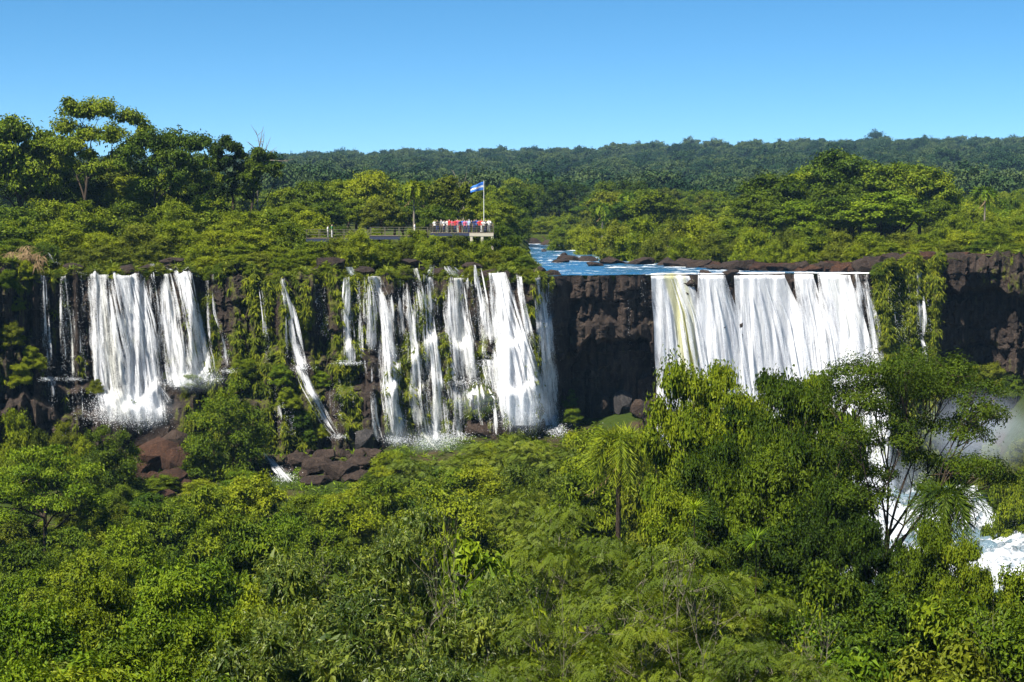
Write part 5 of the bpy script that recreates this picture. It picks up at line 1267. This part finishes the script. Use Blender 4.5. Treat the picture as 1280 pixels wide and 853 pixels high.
ground_rock(224, 592, 46, 36, 'steep red-brown block beside the largest block of the outcrop', None, 'rock_red')
ground_rock(218, 562, 38, 26, 'dark brown block behind the flat slab', None, 'rock')
ground_rock(212, 610, 44, 24, 'orange-brown boulder beside the red-brown outcrop', None, 'rock_red')
ground_rock(205, 628, 30, 16, 'small orange boulder below the red-brown outcrop', None, 'rock_red')
ground_rock(245, 632, 36, 16, 'brown boulder half buried in shrubs below the outcrop', None, 'rock_red')
for (px, row, w, h) in [(245, 596, 22, 18), (236, 575, 24, 18), (178, 592, 24, 16), (165, 560, 24, 14), (175, 604, 22, 14), (200, 606, 20, 14), (232, 612, 22, 14), (255, 610, 18, 12), (190, 600, 16, 12)]:
    ground_rock(px, row, w, h, 'reddish boulder around the red-brown outcrop', 'reddish boulders round the outcrop', 'rock_red')

def upper_rock(px, row, w, h, label, group, mat='rock', d=None):
    if d is None: d = np.clip(FPX * CAM_Z / max(row - HORIZON, 10) / KD, 190, 430)
    p = P(px, row, d); s = d * KD / FPX
    z0 = max(uz(p[0], d), 0)
    rock('river_rock', (p[0], p[1], z0 + h * s * .2), (w * s * .5, max(w * s * .28, .5), h * s * .75), label, group, mat, tilt=.06)
GU = 'rocks in the river above the falls'
for (px, row, w, h, mat, d) in [(715, 326, 40, 7, 'rock', 262), (735, 327, 30, 8, 'rock', 258), (700, 331, 26, 6, 'rock', 250), (768, 331, 44, 8, 'rock', 246), (800, 332, 48, 9, 'rock', 243), (835, 334, 46, 9, 'rock', 238), (860, 330, 40, 8, 'rock', 243), (745, 334, 30, 5, 'rock', 236), (690, 308, 30, 8, 'rock', 385), (720, 309, 40, 9, 'rock', 372), (668, 305, 24, 8, 'rock', 400), (745, 314, 36, 7, 'rock', 335),
                               (680, 315, 12, 4, 'rock_grey', None), (705, 320, 16, 4, 'rock', None), (730, 318, 14, 4, 'rock', None)]:
    upper_rock(px, row, w, h, size_word(w, 20, 38) + 'low dark rock in the river ' + near(px, [(675, 'at the far bend'), (720, 'beside the orange bank rock'), (770, 'off the soft shrubs'), (840, 'near the brink')]), GU, 'rock_dark' if mat == 'rock' else mat, d)
upper_rock(655, 328, 34, 12, 'orange-brown rock on the river bank above the lone fall', None, 'rock_red', 206)
upper_rock(672, 337, 34, 10, 'dark round rock at the brink beside the lone fall', None, 'rock', 201)
upper_rock(690, 339, 26, 8, 'flat dark rock on the brink of the bare rock face', None, 'rock', 201)
upper_rock(912, 344, 28, 5, 'flat pale-topped rock overhanging the massive white curtain', None, 'rock', 207.3)
upper_rock(882, 344, 16, 5, 'small dark rock parting the water of the massive curtain', None, 'rock', 207)
GL = 'brown rocks of the ledge behind the wide falls'
for i in range(84):
    px = 850 + i * 5.4 + rng.uniform(-5, 5)
    d = np.interp(px, [850, 930, 1090, 1300], [231, 215.5, 211.5, 213]) + rng.uniform(-.4, 3.0)
    h = rng.uniform(8, 19) * np.interp(px, [850, 930, 1300], [.5, .8, 1.0]); w = rng.uniform(14, 46)
    p = P(px, 335, d); s = d * KD / FPX
    rock('ledge_rock', (p[0], p[1], np.interp(px, [850, 1080, 1110], [.15, .45, 1.5]) + rng.uniform(-.2, .35)), (w * s * .55, rng.uniform(.8, 1.6), h * s * .6), {0: 'dark brown block of the rock ledge ', 1: 'dark brown block of the rock ledge ', 2: 'reddish brown block of the rock ledge '}[i % 3] + near(px, RIVS), GL, ['rock_dark', 'rock_dark', 'rock_red'][i % 3], tilt=.05, rz=rng.uniform(-.35, .35))
GM = 'dark rocks on the shelf above the left falls'
for (px, row, w, h) in [(160, 338, 36, 10), (185, 336, 30, 8), (218, 334, 26, 9), (215, 318, 28, 6), (415, 334, 38, 14), (398, 339, 26, 9), (455, 340, 28, 10), (515, 322, 26, 6), (522, 344, 22, 10), (552, 341, 24, 9), (582, 342, 22, 9), (612, 344, 28, 10), (590, 331, 24, 7), (345, 347, 26, 8), (92, 334, 20, 6)]:
    d = lip_d(px) + 2.2; p = P(px, row, d); s = d * KD / FPX
    z0 = uz(p[0], d)
    rock('shelf_rock', (p[0], p[1], max(z0 + h * s * .2, min(p[2], z0 + 1.2))), (w * s * .55, 1.2, h * s * .7), size_word(w, 25, 32) + 'dark brown rock on the shelf ' + near(px, TOPS), GM, 'rock_dark', tilt=.05)
for i in range(16):
    px = rng.uniform(1200, 1300); d = rng.uniform(168, 200); X = x_at(px, d)
    if X < 54: continue
    rock('boulder', (X, d * KD, gz(X, d) + .3), (rng.uniform(.6, 1.6), rng.uniform(.6, 1.4), rng.uniform(.5, 1.1)), 'dark wet boulder on the misty bank beyond the churning river', 'boulders on the misty bank', 'rock')
# tuft of dry grass on the buttress
q = surf_at(28, 322, -1.5); o = link('dry_grass_clump', None, None, tuple(q)); tag(o, 'pinkish dry grass clump hanging over the mossy buttress', 'grass')
Vq, Fq, T = tuft_blades(np.array([q - q]) + rng.normal(size=(60, 3)) * np.array([.9, .6, .5]), np.tile(np.array([[0, -1, .4]]), (60, 1)), 12, 1.3, .07, .7)
link('blades', mesh('blades', Vq, Fq, M['dry'], {'tint': T}), o)

# ------------------------------------------------------------------ platform, walkway, flag
M['steel'] = flat_mat('railing_steel', (0.12, 0.11, 0.08), 0.6, .2, 8)
M['deck'] = flat_mat('deck_planks', (0.16, 0.13, 0.10), 0.8, .3, 8)
M['beam_blue'] = flat_mat('walkway_beam', (0.035, 0.045, 0.085), 0.6, .2, 5)
M['concrete'] = flat_mat('concrete', (0.46, 0.42, 0.34), 0.85, .15, 3)
M['white'] = flat_mat('pole_white', (0.75, 0.75, 0.72), 0.5, .05, 3)

def piece(name, parent, mat, fn):
    b = MB(); fn(b); return link(name, b.build(name, mat, attr=False), parent)

PD = 206.0                                    # d of the platform's front edge
pl0, pl1 = x_at(538, PD), x_at(617, PD)
PY = PD * KD; PZ = z_at(291.0, PD); DEP = 6.0
plat = link('viewing_platform', None, None, ((pl0 + pl1) / 2, PY + DEP / 2, PZ))
tag(plat, 'concrete viewing platform with steel railing full of visitors', 'platform')
hw = (pl1 - pl0) / 2
nb = 20
me = None
for i in range(nb):
    x = -hw + (i + .5) * (2 * hw / nb)
    o = piece('plank', plat, M['deck'], lambda b: b.box((x, 0, -.03), (hw / nb - .012, DEP / 2, .03)))
for y in (-DEP / 2 + .12, DEP / 2 - .12):
    piece('beam', plat, M['concrete'], lambda b: b.box((hw * .62, y, -.27), (hw * .38, .14, .20)))
    piece('beam', plat, M['beam_blue'], lambda b: b.box((-hw * .38, y, -.27), (hw * .615, .12, .18)))
for x in (hw * .30, hw * .64, hw * .96):
    for y in (-DEP / 2 + .16, DEP / 2 - .16):
        piece('pillar', plat, M['concrete'], lambda b: b.box((x, y, -.47 - 1.6), (.16, .15, 1.6)))
for x in (-hw * .9, -hw * .3):
    for y in (-DEP / 2 + .2, DEP / 2 - .2):
        piece('pillar', plat, M['beam_blue'], lambda b: b.box((x, y, -.45 - 1.6), (.10, .10, 1.6)))
posts = [(-hw + k * 2 * hw / 6, -DEP / 2 + .05) for k in range(7)] + [(hw - .05, -DEP / 2 + k * DEP / 4) for k in range(1, 5)] + [(-hw + k * 2 * hw / 6, DEP / 2 - .05) for k in range(6)]
for (x, y) in posts:
    piece('railing_post', plat, M['steel'], lambda b: b.box((x, y, .55), (.035, .035, .55)))
for z in (.35, .62, .88, 1.12):
    piece('rail', plat, M['steel'], lambda b: b.box((0, -DEP / 2 + .05, z), (hw, .02, .025)))
    piece('rail', plat, M['steel'], lambda b: b.box((hw - .05, 0, z), (.02, DEP / 2 - .1, .025)))

def walkway(pxa, pxb, row, d, label):
    xa, xb = x_at(pxa, d), x_at(pxb, d); z = z_at(row, d); L = xb - xa
    w = link('walkway', None, None, ((xa + xb) / 2, d * KD, z)); tag(w, label, 'walkway')
    piece('deck', w, M['deck'], lambda b: b.box((0, 0, -.04), (L / 2, .8, .04)))
    for y in (-.7, .7):
        piece('beam', w, M['beam_blue'], lambda b: b.box((0, y, -.30), (L / 2, .07, .22)))
    for k in range(int(L / 1.6) + 1):
        x = -L / 2 + .1 + k * (L - .2) / int(L / 1.6)
        for y in (-.76, .76):
            piece('railing_post', w, M['steel'], lambda b: b.box((x, y, .52), (.03, .03, .52)))
    for y in (-.76, .76):
        for zz in (.4, .75, 1.06):
            piece('rail', w, M['steel'], lambda b: b.box((0, y, zz), (L / 2, .02, .022)))
    for k in range(3):
        x = -L / 2 + (k + .5) * L / 3
        piece('support', w, M['beam_blue'], lambda b: b.box((x, 0, -.52 - 1.5), (.09, .09, 1.5)))
    return z
wz = walkway(384, 462, 297.5, 209, 'dark blue railed walkway half hidden by shrubs far from the platform')
walkway(463, 536, 294.5, 209, 'dark blue railed walkway leading up to the viewing platform')

FX = x_at(605, 206.6); fz0 = PZ; ftop = z_at(226, 206.6)
pole = link('flagpole', None, None, (FX, 206.6 * KD, fz0)); tag(pole, 'thin white flagpole rising from the viewing platform', 'flagpole')
b = MB(); b.tube([[0, 0, 0], [0, 0, (ftop - fz0) / 2], [0, 0, ftop - fz0]], [.045, .04, .03], 8); pole_part = link('pole', b.build('pole', M['white'], True, False), pole)
b = MB(); b.tube([[0, 0, ftop - fz0], [0, 0, ftop - fz0 + .06], [0, 0, ftop - fz0 + .12]], [.03, .07, .01], 8); link('finial', b.build('finial', M['steel'], True, False), pole_part)
piece('base', pole, M['concrete'], lambda b: b.box((0, 0, .06), (.16, .16, .06)))
# flag: light blue, white, light blue with a small golden sun, blown away from the pole
m, nt, out = mat_new('flag_cloth'); g = NT(nt)
uv = g.n('UVMap'); uv.uv_map = 'UVMap'; sp = g.n('SeparateXYZ'); g.l(uv.outputs[0], sp.inputs[0])
st = g.ramp(sp.outputs[1], [(0.0, (0.05, 0.22, 0.72)), (0.37, (0.80, 0.82, 0.85)), (0.61, (0.05, 0.22, 0.72))], 'CONSTANT')
dx = g.math('MULTIPLY', g.math('SUBTRACT', sp.outputs[0], .5), 1.6); dy = g.math('SUBTRACT', sp.outputs[1], .5)
r2 = g.math('ADD', g.math('MULTIPLY', dx, dx), g.math('MULTIPLY', dy, dy))
c = g.mix(g.math('LESS_THAN', r2, .009), st, (0.70, 0.42, 0.06))
bs = g.n('BsdfPrincipled'); bs.inputs['Roughness'].default_value = .8; g.l(c, bs.inputs['Base Color'])
tl = g.n('BsdfTranslucent'); g.l(c, tl.inputs[0]); mx = g.n('MixShader'); mx.inputs[0].default_value = .35
g.l(bs.outputs[0], mx.inputs[1]); g.l(tl.outputs[0], mx.inputs[2]); g.l(mx.outputs[0], out.inputs[0])
nu, nv = 22, 12
U, Vv = np.meshgrid(np.linspace(0, 1, nu), np.linspace(0, 1, nv), indexing='ij')
fl_l, fl_h = 1.8, 1.1
fxx = -.04 - U * fl_l * .93
fyy = .16 * np.sin(U * 7 + Vv * 2) * U - .25 * U
fzz = (ftop - fz0 - .15) - (1 - Vv) * fl_h * (1 - .35 * U) - U ** 1.3 * .75 + .07 * np.sin(U * 8 + 1) * U
fl = link('flag', mesh('flag', np.stack([fxx, fyy, fzz], -1).reshape(-1, 3), grid_faces(nu, nv), m, None, np.stack([U, Vv], -1).reshape(-1, 2), True), None, (FX, 206.6 * KD, fz0))
sol = fl.modifiers.new('thickness', 'SOLIDIFY'); sol.thickness = .008
tag(fl, 'blue flag with a white middle stripe flying from the pole', 'flag')

# ------------------------------------------------------------------ people
M['cloth'] = tint_mat('cloth'); M['skin'] = tint_mat('skin', .6); M['hair'] = tint_mat('hair', .6)
def body_mesh(pose):
    """one continuous figure 1.72 m tall grown from a skeleton; it faces -Y"""
    Vs, Es, Rd = [], [], []
    def v(x, y, z, r, p=None):
        Vs.append((x, y, z)); Rd.append(r if isinstance(r, tuple) else (r, r))
        if p is not None: Es.append((p, len(Vs) - 1))
        return len(Vs) - 1
    pel = v(0, 0, .95, (.155, .11)); w = v(0, 0, 1.10, (.135, .10), pel); ch = v(0, 0, 1.30, (.165, .115), w)
    nk = v(0, .01, 1.47, (.06, .06), ch); hd = v(0, -.005, 1.56, (.078, .085), nk); ht = v(0, 0, 1.66, (.07, .08), hd)
    v(0, -.105, 1.575, (.014, .02), hd)
    for s in (-1, 1):
        sx, el, wr = pose['arm'][0 if s < 0 else 1]
        sh = v(s * .17, 0, 1.42, (.062, .062), ch)
        e = v(s * (.20 + sx), el[0], el[1], (.045, .045), sh); h = v(s * (.19 + wr[0]), wr[1], wr[2], (.028, .022), e)
        dr = np.array([s * wr[0] - s * sx, wr[1] - el[0], wr[2] - el[1]]); dr = dr / (np.linalg.norm(dr) + 1e-6)
        p = np.array(Vs[h]); pm = p + dr * .08; pk = v(*pm, (.040, .016), h)
        for k, ln in enumerate((.075, .085, .08, .06)):
            q = pm + dr * ln + np.array([0, (k - 1.5) * .02, -.01]); v(*q, (.0085, .0085), pk)
        q = p + dr * .07 + np.array([0, -.055, 0]); v(*q, (.009, .009), h)
        hip = v(s * .09, 0, .88, (.092, .095), pel); kn = v(s * .10, -.02, .50, (.062, .065), hip); an = v(s * .105, .01, .09, (.04, .045), kn); v(s * .115, -.16, .035, (.04, .028), an)
    me = bpy.data.meshes.new('skeleton'); me.from_pydata(Vs, Es, []); ob = bpy.data.objects.new('skeleton', me); COL.objects.link(ob)
    md = ob.modifiers.new('skin', 'SKIN'); md.use_smooth_shade = True
    for i, r in enumerate(Rd): me.skin_vertices[0].data[i].radius = r
    for i in range(len(Vs)): me.skin_vertices[0].data[i].use_root = (i == 0)
    ob.modifiers.new('sub', 'SUBSURF').levels = 1
    bpy.context.view_layer.update()
    dg = bpy.context.evaluated_depsgraph_get()
    out = bpy.data.meshes.new_from_object(ob.evaluated_get(dg))
    bpy.data.objects.remove(ob, do_unlink=True)
    out.name = 'body'; out.materials.clear(); out.materials.append(M['skin'])
    return out

def shell(body, test, grow, name, mat):
    bm = bmesh.new(); bm.from_mesh(body); bm.normal_update()
    for v in bm.verts: v.co = v.co + v.normal * grow
    bmesh.ops.delete(bm, geom=[f for f in bm.faces if not test(f.calc_center_median())], context='FACES')
    me = bpy.data.meshes.new(name); bm.to_mesh(me); bm.free()
    me.materials.clear(); me.materials.append(mat)
    for p in me.polygons: p.use_smooth = True
    return me
POSES = [{'arm': [(.03, (.0, 1.16), (.03, -.05, .92)), (.03, (.0, 1.16), (.03, -.06, .92))]},
         {'arm': [(.05, (-.10, 1.18), (-.02, -.32, 1.14)), (.05, (-.10, 1.18), (-.02, -.32, 1.14))]},
         {'arm': [(.04, (.02, 1.16), (.02, -.08, .93)), (.06, (-.16, 1.26), (-.10, -.22, 1.50))]}]
BODY = []
for k, p in enumerate(POSES):
    bmh = body_mesh(p)
    shirt = shell(bmh, lambda c: .92 < c.z < 1.46 and (abs(c.x) < .19 or c.z > 1.17) and c.y > -.24, .016, 'shirt', M['cloth'])
    trs = shell(bmh, lambda c: .10 < c.z < .97 and abs(c.x) < .19 and c.y > -.16, .014, 'trousers', M['cloth'])
    hair = shell(bmh, lambda c: c.z > 1.56 and (c.y > -.03 or c.z > 1.69), .014, 'hair', M['hair'])
    shoe = shell(bmh, lambda c: c.z < .10, .010, 'shoes', M['cloth'])
    BODY.append((bmh, shirt, trs, hair, shoe))
SKINC = [(0.42, 0.26, 0.18, 1), (0.30, 0.18, 0.11, 1), (0.50, 0.33, 0.24, 1)]
HAIRC = [(0.015, 0.01, 0.008, 1), (0.05, 0.03, 0.015, 1), (0.12, 0.07, 0.03, 1)]
COLS = {'red': (.55, .03, .03, 1), 'pink': (.70, .12, .22, 1), 'white': (.75, .75, .74, 1), 'navy blue': (.015, .03, .14, 1), 'bright blue': (.05, .16, .55, 1), 'black': (.015, .015, .017, 1), 'grey': (.25, .25, .26, 1), 'pale blue': (.35, .48, .65, 1), 'orange': (.65, .20, .04, 1), 'yellow': (.65, .48, .06, 1), 'green': (.04, .22, .08, 1), 'lilac': (.42, .30, .60, 1)}
def person(x, y, z, shirt, trous, pose, facing, label, hat=None, i=0, group='visitors on the viewing platform'):
    root = link('person', None, None, (x, y, z), (0, 0, facing), (1, 1, .94 + .12 * ((i * .37) % 1)))
    tag(root, label, 'person', group)
    parts = BODY[pose]
    for nm, me, c in (('body', parts[0], SKINC[i % 3]), ('shirt', parts[1], COLS[shirt]), ('trousers', parts[2], COLS[trous]), ('hat' if hat else 'hair', parts[3], COLS[hat] if hat else HAIRC[i % 3]), ('shoes', parts[4], COLS['black'])):
        o = link(nm, me, root if nm == 'body' else bd); o.color = c
        if nm == 'body': bd = o
PEOPLE = [(.04, 'white', 'black', 0, None), (.09, 'black', 'navy blue', 1, None), (.15, 'grey', 'black', 0, 'black'), (.20, 'white', 'navy blue', 2, None), (.25, 'white', 'grey', 1, 'black'), (.29, 'red', 'black', 0, None), (.33, 'pink', 'black', 1, 'white'), (.39, 'red', 'navy blue', 2, None), (.42, 'pink', 'white', 1, None), (.47, 'navy blue', 'red', 0, 'red'), (.51, 'bright blue', 'black', 1, None), (.55, 'pink', 'navy blue', 0, 'pale blue'), (.585, 'lilac', 'navy blue', 1, None), (.62, 'pale blue', 'navy blue', 0, 'white'), (.66, 'black', 'black', 1, None), (.71, 'navy blue', 'navy blue', 2, 'pale blue'), (.74, 'bright blue', 'black', 1, 'black'),
          (.79, 'red', 'black', 1, None), (.825, 'red', 'white', 0, 'red'), (.86, 'white', 'black', 1, 'pale blue'), (.90, 'black', 'navy blue', 0, None), (.955, 'white', 'grey', 1, None), (.98, 'grey', 'black', 0, 'orange')]
used = set()
for i, (f, s, t, po, hat) in enumerate(PEOPLE):
    x = pl0 + .25 + f * (2 * hw - .5); y = PY + .35 + (0 if i % 2 else .75) + .25 * ((i * .61) % 1)
    pose_txt = ['standing', 'at the railing', 'shading the face'][po]
    lab = f'person in {s} shirt, {t} trousers' + (f' and {hat} hat' if hat else '') + f' {pose_txt}' + (' on the platform' if not hat else '')
    person(x, y, PZ, s, t, po, (0.0 if po == 1 else math.sin(i * 2.3) * .9), lab, hat, i)
for (px, s, t, lab) in [(411, 'white', 'grey', 'person in white shirt walking on the far walkway'), (416, 'green', 'white', 'person in green shirt walking on the far walkway'), (519, 'white', 'white', 'person dressed in white on the walkway beside the palm')]:
    d = 209.0
    person(x_at(px, d), d * KD, wz if px < 460 else z_at(294.5, d), s, t, 0, 1.4, lab, None, px, 'visitors on the walkway')

# ------------------------------------------------------------------ far wooded ridge
rng = np.random.default_rng(31)
HL = [make_plant(500 + i, 17, 17, 4, 'round', 14, (0.13, 0.22), (0.95, 0.65), 1700, 'hill', flat=.75, sprig=10, twigs=0) for i in range(4)]
src = bpy.data.collections.new('ridge_tree_source')
for i, p in enumerate(HL):
    o = bpy.data.objects.new('ridge_tree_source', p.parts[1][1]); src.objects.link(o)
pts, sc_, ro = [], [], []
d = 500.0
while d < 1960:
    step = np.interp(d, [500, 1200, 1960], [12.0, 16.0, 18.0])
    half = 0.335 * d * 1.25 * 1.0 + 30
    xs_ = np.arange(-half, half, step * 1.15)
    xs_ = xs_ + rng.uniform(-.5, .5, len(xs_)) * step; dd = d + rng.uniform(-.5, .5, len(xs_)) * step
    z = upper_z(xs_, dd)
    pts.append(np.stack([xs_, dd * KD, z - 1.5], -1)); ro.append(rng.uniform(0, 6.28, len(xs_)))
    s = rng.uniform(.65, 1.35, len(xs_)) + (rng.random(len(xs_)) < .10) * rng.uniform(.05, .3, len(xs_)); sc_.append(s)
    d += step
pts = np.concatenate(pts); sc_ = np.concatenate(sc_); ro = np.concatenate(ro)
me = bpy.data.meshes.new('far_forest'); me.vertices.add(len(pts)); me.vertices.foreach_set('co', pts.astype(np.float32).ravel())
a = me.attributes.new('size', 'FLOAT', 'POINT'); a.data.foreach_set('value', sc_.astype(np.float32))
a = me.attributes.new('turn', 'FLOAT', 'POINT'); a.data.foreach_set('value', ro.astype(np.float32))
a = me.attributes.new('pick', 'INT', 'POINT'); a.data.foreach_set('value', rng.integers(0, 4, len(pts)).astype(np.int32))
me.update()
ff = link('far_forest', me); tag(ff, 'dense bluish forest covering the far ridge', 'forest', None, 'stuff')
ng = bpy.data.node_groups.new('far_forest', 'GeometryNodeTree')
ng.interface.new_socket('Geometry', in_out='INPUT', socket_type='NodeSocketGeometry'); ng.interface.new_socket('Geometry', in_out='OUTPUT', socket_type='NodeSocketGeometry')
gi = ng.nodes.new('NodeGroupInput'); go = ng.nodes.new('NodeGroupOutput')
iop = ng.nodes.new('GeometryNodeInstanceOnPoints'); ci = ng.nodes.new('GeometryNodeCollectionInfo')
ci.inputs['Collection'].default_value = src; ci.inputs['Separate Children'].default_value = True; ci.inputs['Reset Children'].default_value = True
def nattr(nm, typ):
    n = ng.nodes.new('GeometryNodeInputNamedAttribute'); n.data_type = typ; n.inputs['Name'].default_value = nm
    return n.outputs['Attribute']
cx = ng.nodes.new('ShaderNodeCombineXYZ'); ng.links.new(nattr('turn', 'FLOAT'), cx.inputs[2])
iop.inputs['Pick Instance'].default_value = True
ng.links.new(gi.outputs[0], iop.inputs['Points']); ng.links.new(ci.outputs[0], iop.inputs['Instance']); ng.links.new(nattr('pick', 'INT'), iop.inputs['Instance Index'])
ng.links.new(cx.outputs[0], iop.inputs['Rotation']); ng.links.new(nattr('size', 'FLOAT'), iop.inputs['Scale']); ng.links.new(iop.outputs[0], go.inputs[0])
md = ff.modifiers.new('trees', 'NODES'); md.node_group = ng

# trees that stand out of the ridge line, and the purplish ones
for (px, row, w, m, lab) in [(430, 184, 26, 'hill', 'dark crown standing out of the ridge above the walkway'), (668, 183, 22, 'hill', 'dark crown standing out of the ridge above the flag'), (818, 175, 34, 'hill', 'broad crown standing out of the ridge'), (862, 170, 30, 'hill', 'tall broad crown on the highest part of the ridge'), (895, 174, 24, 'hill', 'dark narrow crown on the ridge beside the tall broad one'), (1090, 161, 26, 'hill', 'tallest crown on the ridge line above the riverside clump'), (1215, 168, 26, 'hill', 'rounded crown at the high end of the ridge'), (1150, 168, 22, 'hill', 'rounded crown on the ridge above the riverside clump'),
                              (657, 187, 22, 'purple', 'purplish tree on the ridge line above the flag'), (935, 177, 16, 'purple', 'purplish tree on the ridge line near the riverside clump')]:
    put(HL[int(px) % 4], 'ridge_tree', px, 1790, row, w, lab, 'tree', 'trees standing out of the ridge', m)
for (px, d, row, w) in [(765, 1250, 197, 20), (785, 1200, 203, 22), (480, 1500, 196, 18), (1010, 1500, 186, 18), (955, 1400, 190, 20), (850, 700, 230, 26), (1190, 1400, 190, 20), (580, 1500, 196, 16)]:
    put(HL[int(px) % 4], 'ridge_tree', px, d, row, w, 'purplish grey tree within the forest of the far ridge', 'tree', 'purplish trees on the ridge slope', 'purple')

# ------------------------------------------------------------------ air
def volume_mat(name, color, density, aniso=0.0):
    m, nt, out = mat_new(name); g = NT(nt)
    v = g.n('VolumePrincipled'); v.inputs['Color'].default_value = (*color, 1); v.inputs['Density'].default_value = density; v.inputs['Anisotropy'].default_value = aniso
    g.l(v.outputs[0], out.inputs['Volume'])
    return m
b = MB(); b.box((0, 1380, 42.5), (1900, 1530, 79.5)); hz = link('haze', b.build('haze', volume_mat('haze_air', (0.36, 0.62, 1.0), 0.00006), attr=False)); tag(hz, 'thin blue haze between here and the far ridge', 'haze', None, 'stuff')

# mist hanging where the water lands
m, nt, out = mat_new('mist_air'); g = NT(nt)
tc = g.n('TexCoord'); ln = g.n('VectorMath', operation='LENGTH'); g.l(tc.outputs['Object'], ln.inputs[0])
nz = g.noise(tc.outputs['Object'], 2.2, 3, .55)
fo = g.ramp(ln.outputs['Value'], [(0.15, 1.0), (1.0, 0.0)], 'EASE')
dn = g.math('MULTIPLY', g.math('MULTIPLY', fo, g.ramp(nz, [(.3, .25), (.7, 1.0)])), 0.12)
v = g.n('VolumePrincipled'); v.inputs['Color'].default_value = (.74, .84, 1.0, 1); g.l(dn, v.inputs['Density']); g.l(v.outputs[0], out.inputs['Volume'])
bm = bmesh.new(); bmesh.ops.create_icosphere(bm, subdivisions=3, radius=1.0); mm = bpy.data.meshes.new('mist'); bm.to_mesh(mm); bm.free(); mm.materials.append(m)
for (px, row, d, sz, lab) in [(1225, 540, 194, (9, 6, 6.5), 'pale mist drifting past the dark cliff beside the wide falls'), (960, 600, 197, (26, 6, 7), 'white mist at the foot of the wide falls'), (168, 512, 185, (6.5, 2.5, 3.2), 'white mist at the foot of the broad curtain'), (655, 512, 187, (4.5, 2.5, 3.6), 'white mist at the foot of the dense fanning fall'), (540, 552, 184, (4, 2, 2.2), 'white mist at the foot of the narrow straight fall'), (495, 545, 185, (2.4, 1.8, 2), 'thin mist at the foot of the curved fall'), (240, 474, 187, (5, 2, 2), 'thin mist at the foot of the forked waterfall'), (590, 500, 187, (3.5, 1.8, 2.2), 'thin mist over the small cascades')]:
    q = P(px, row, d); o = link('mist', mm, None, tuple(q), (0, 0, 0), sz); tag(o, lab, 'mist', 'mist at the foot of the falls', 'stuff')
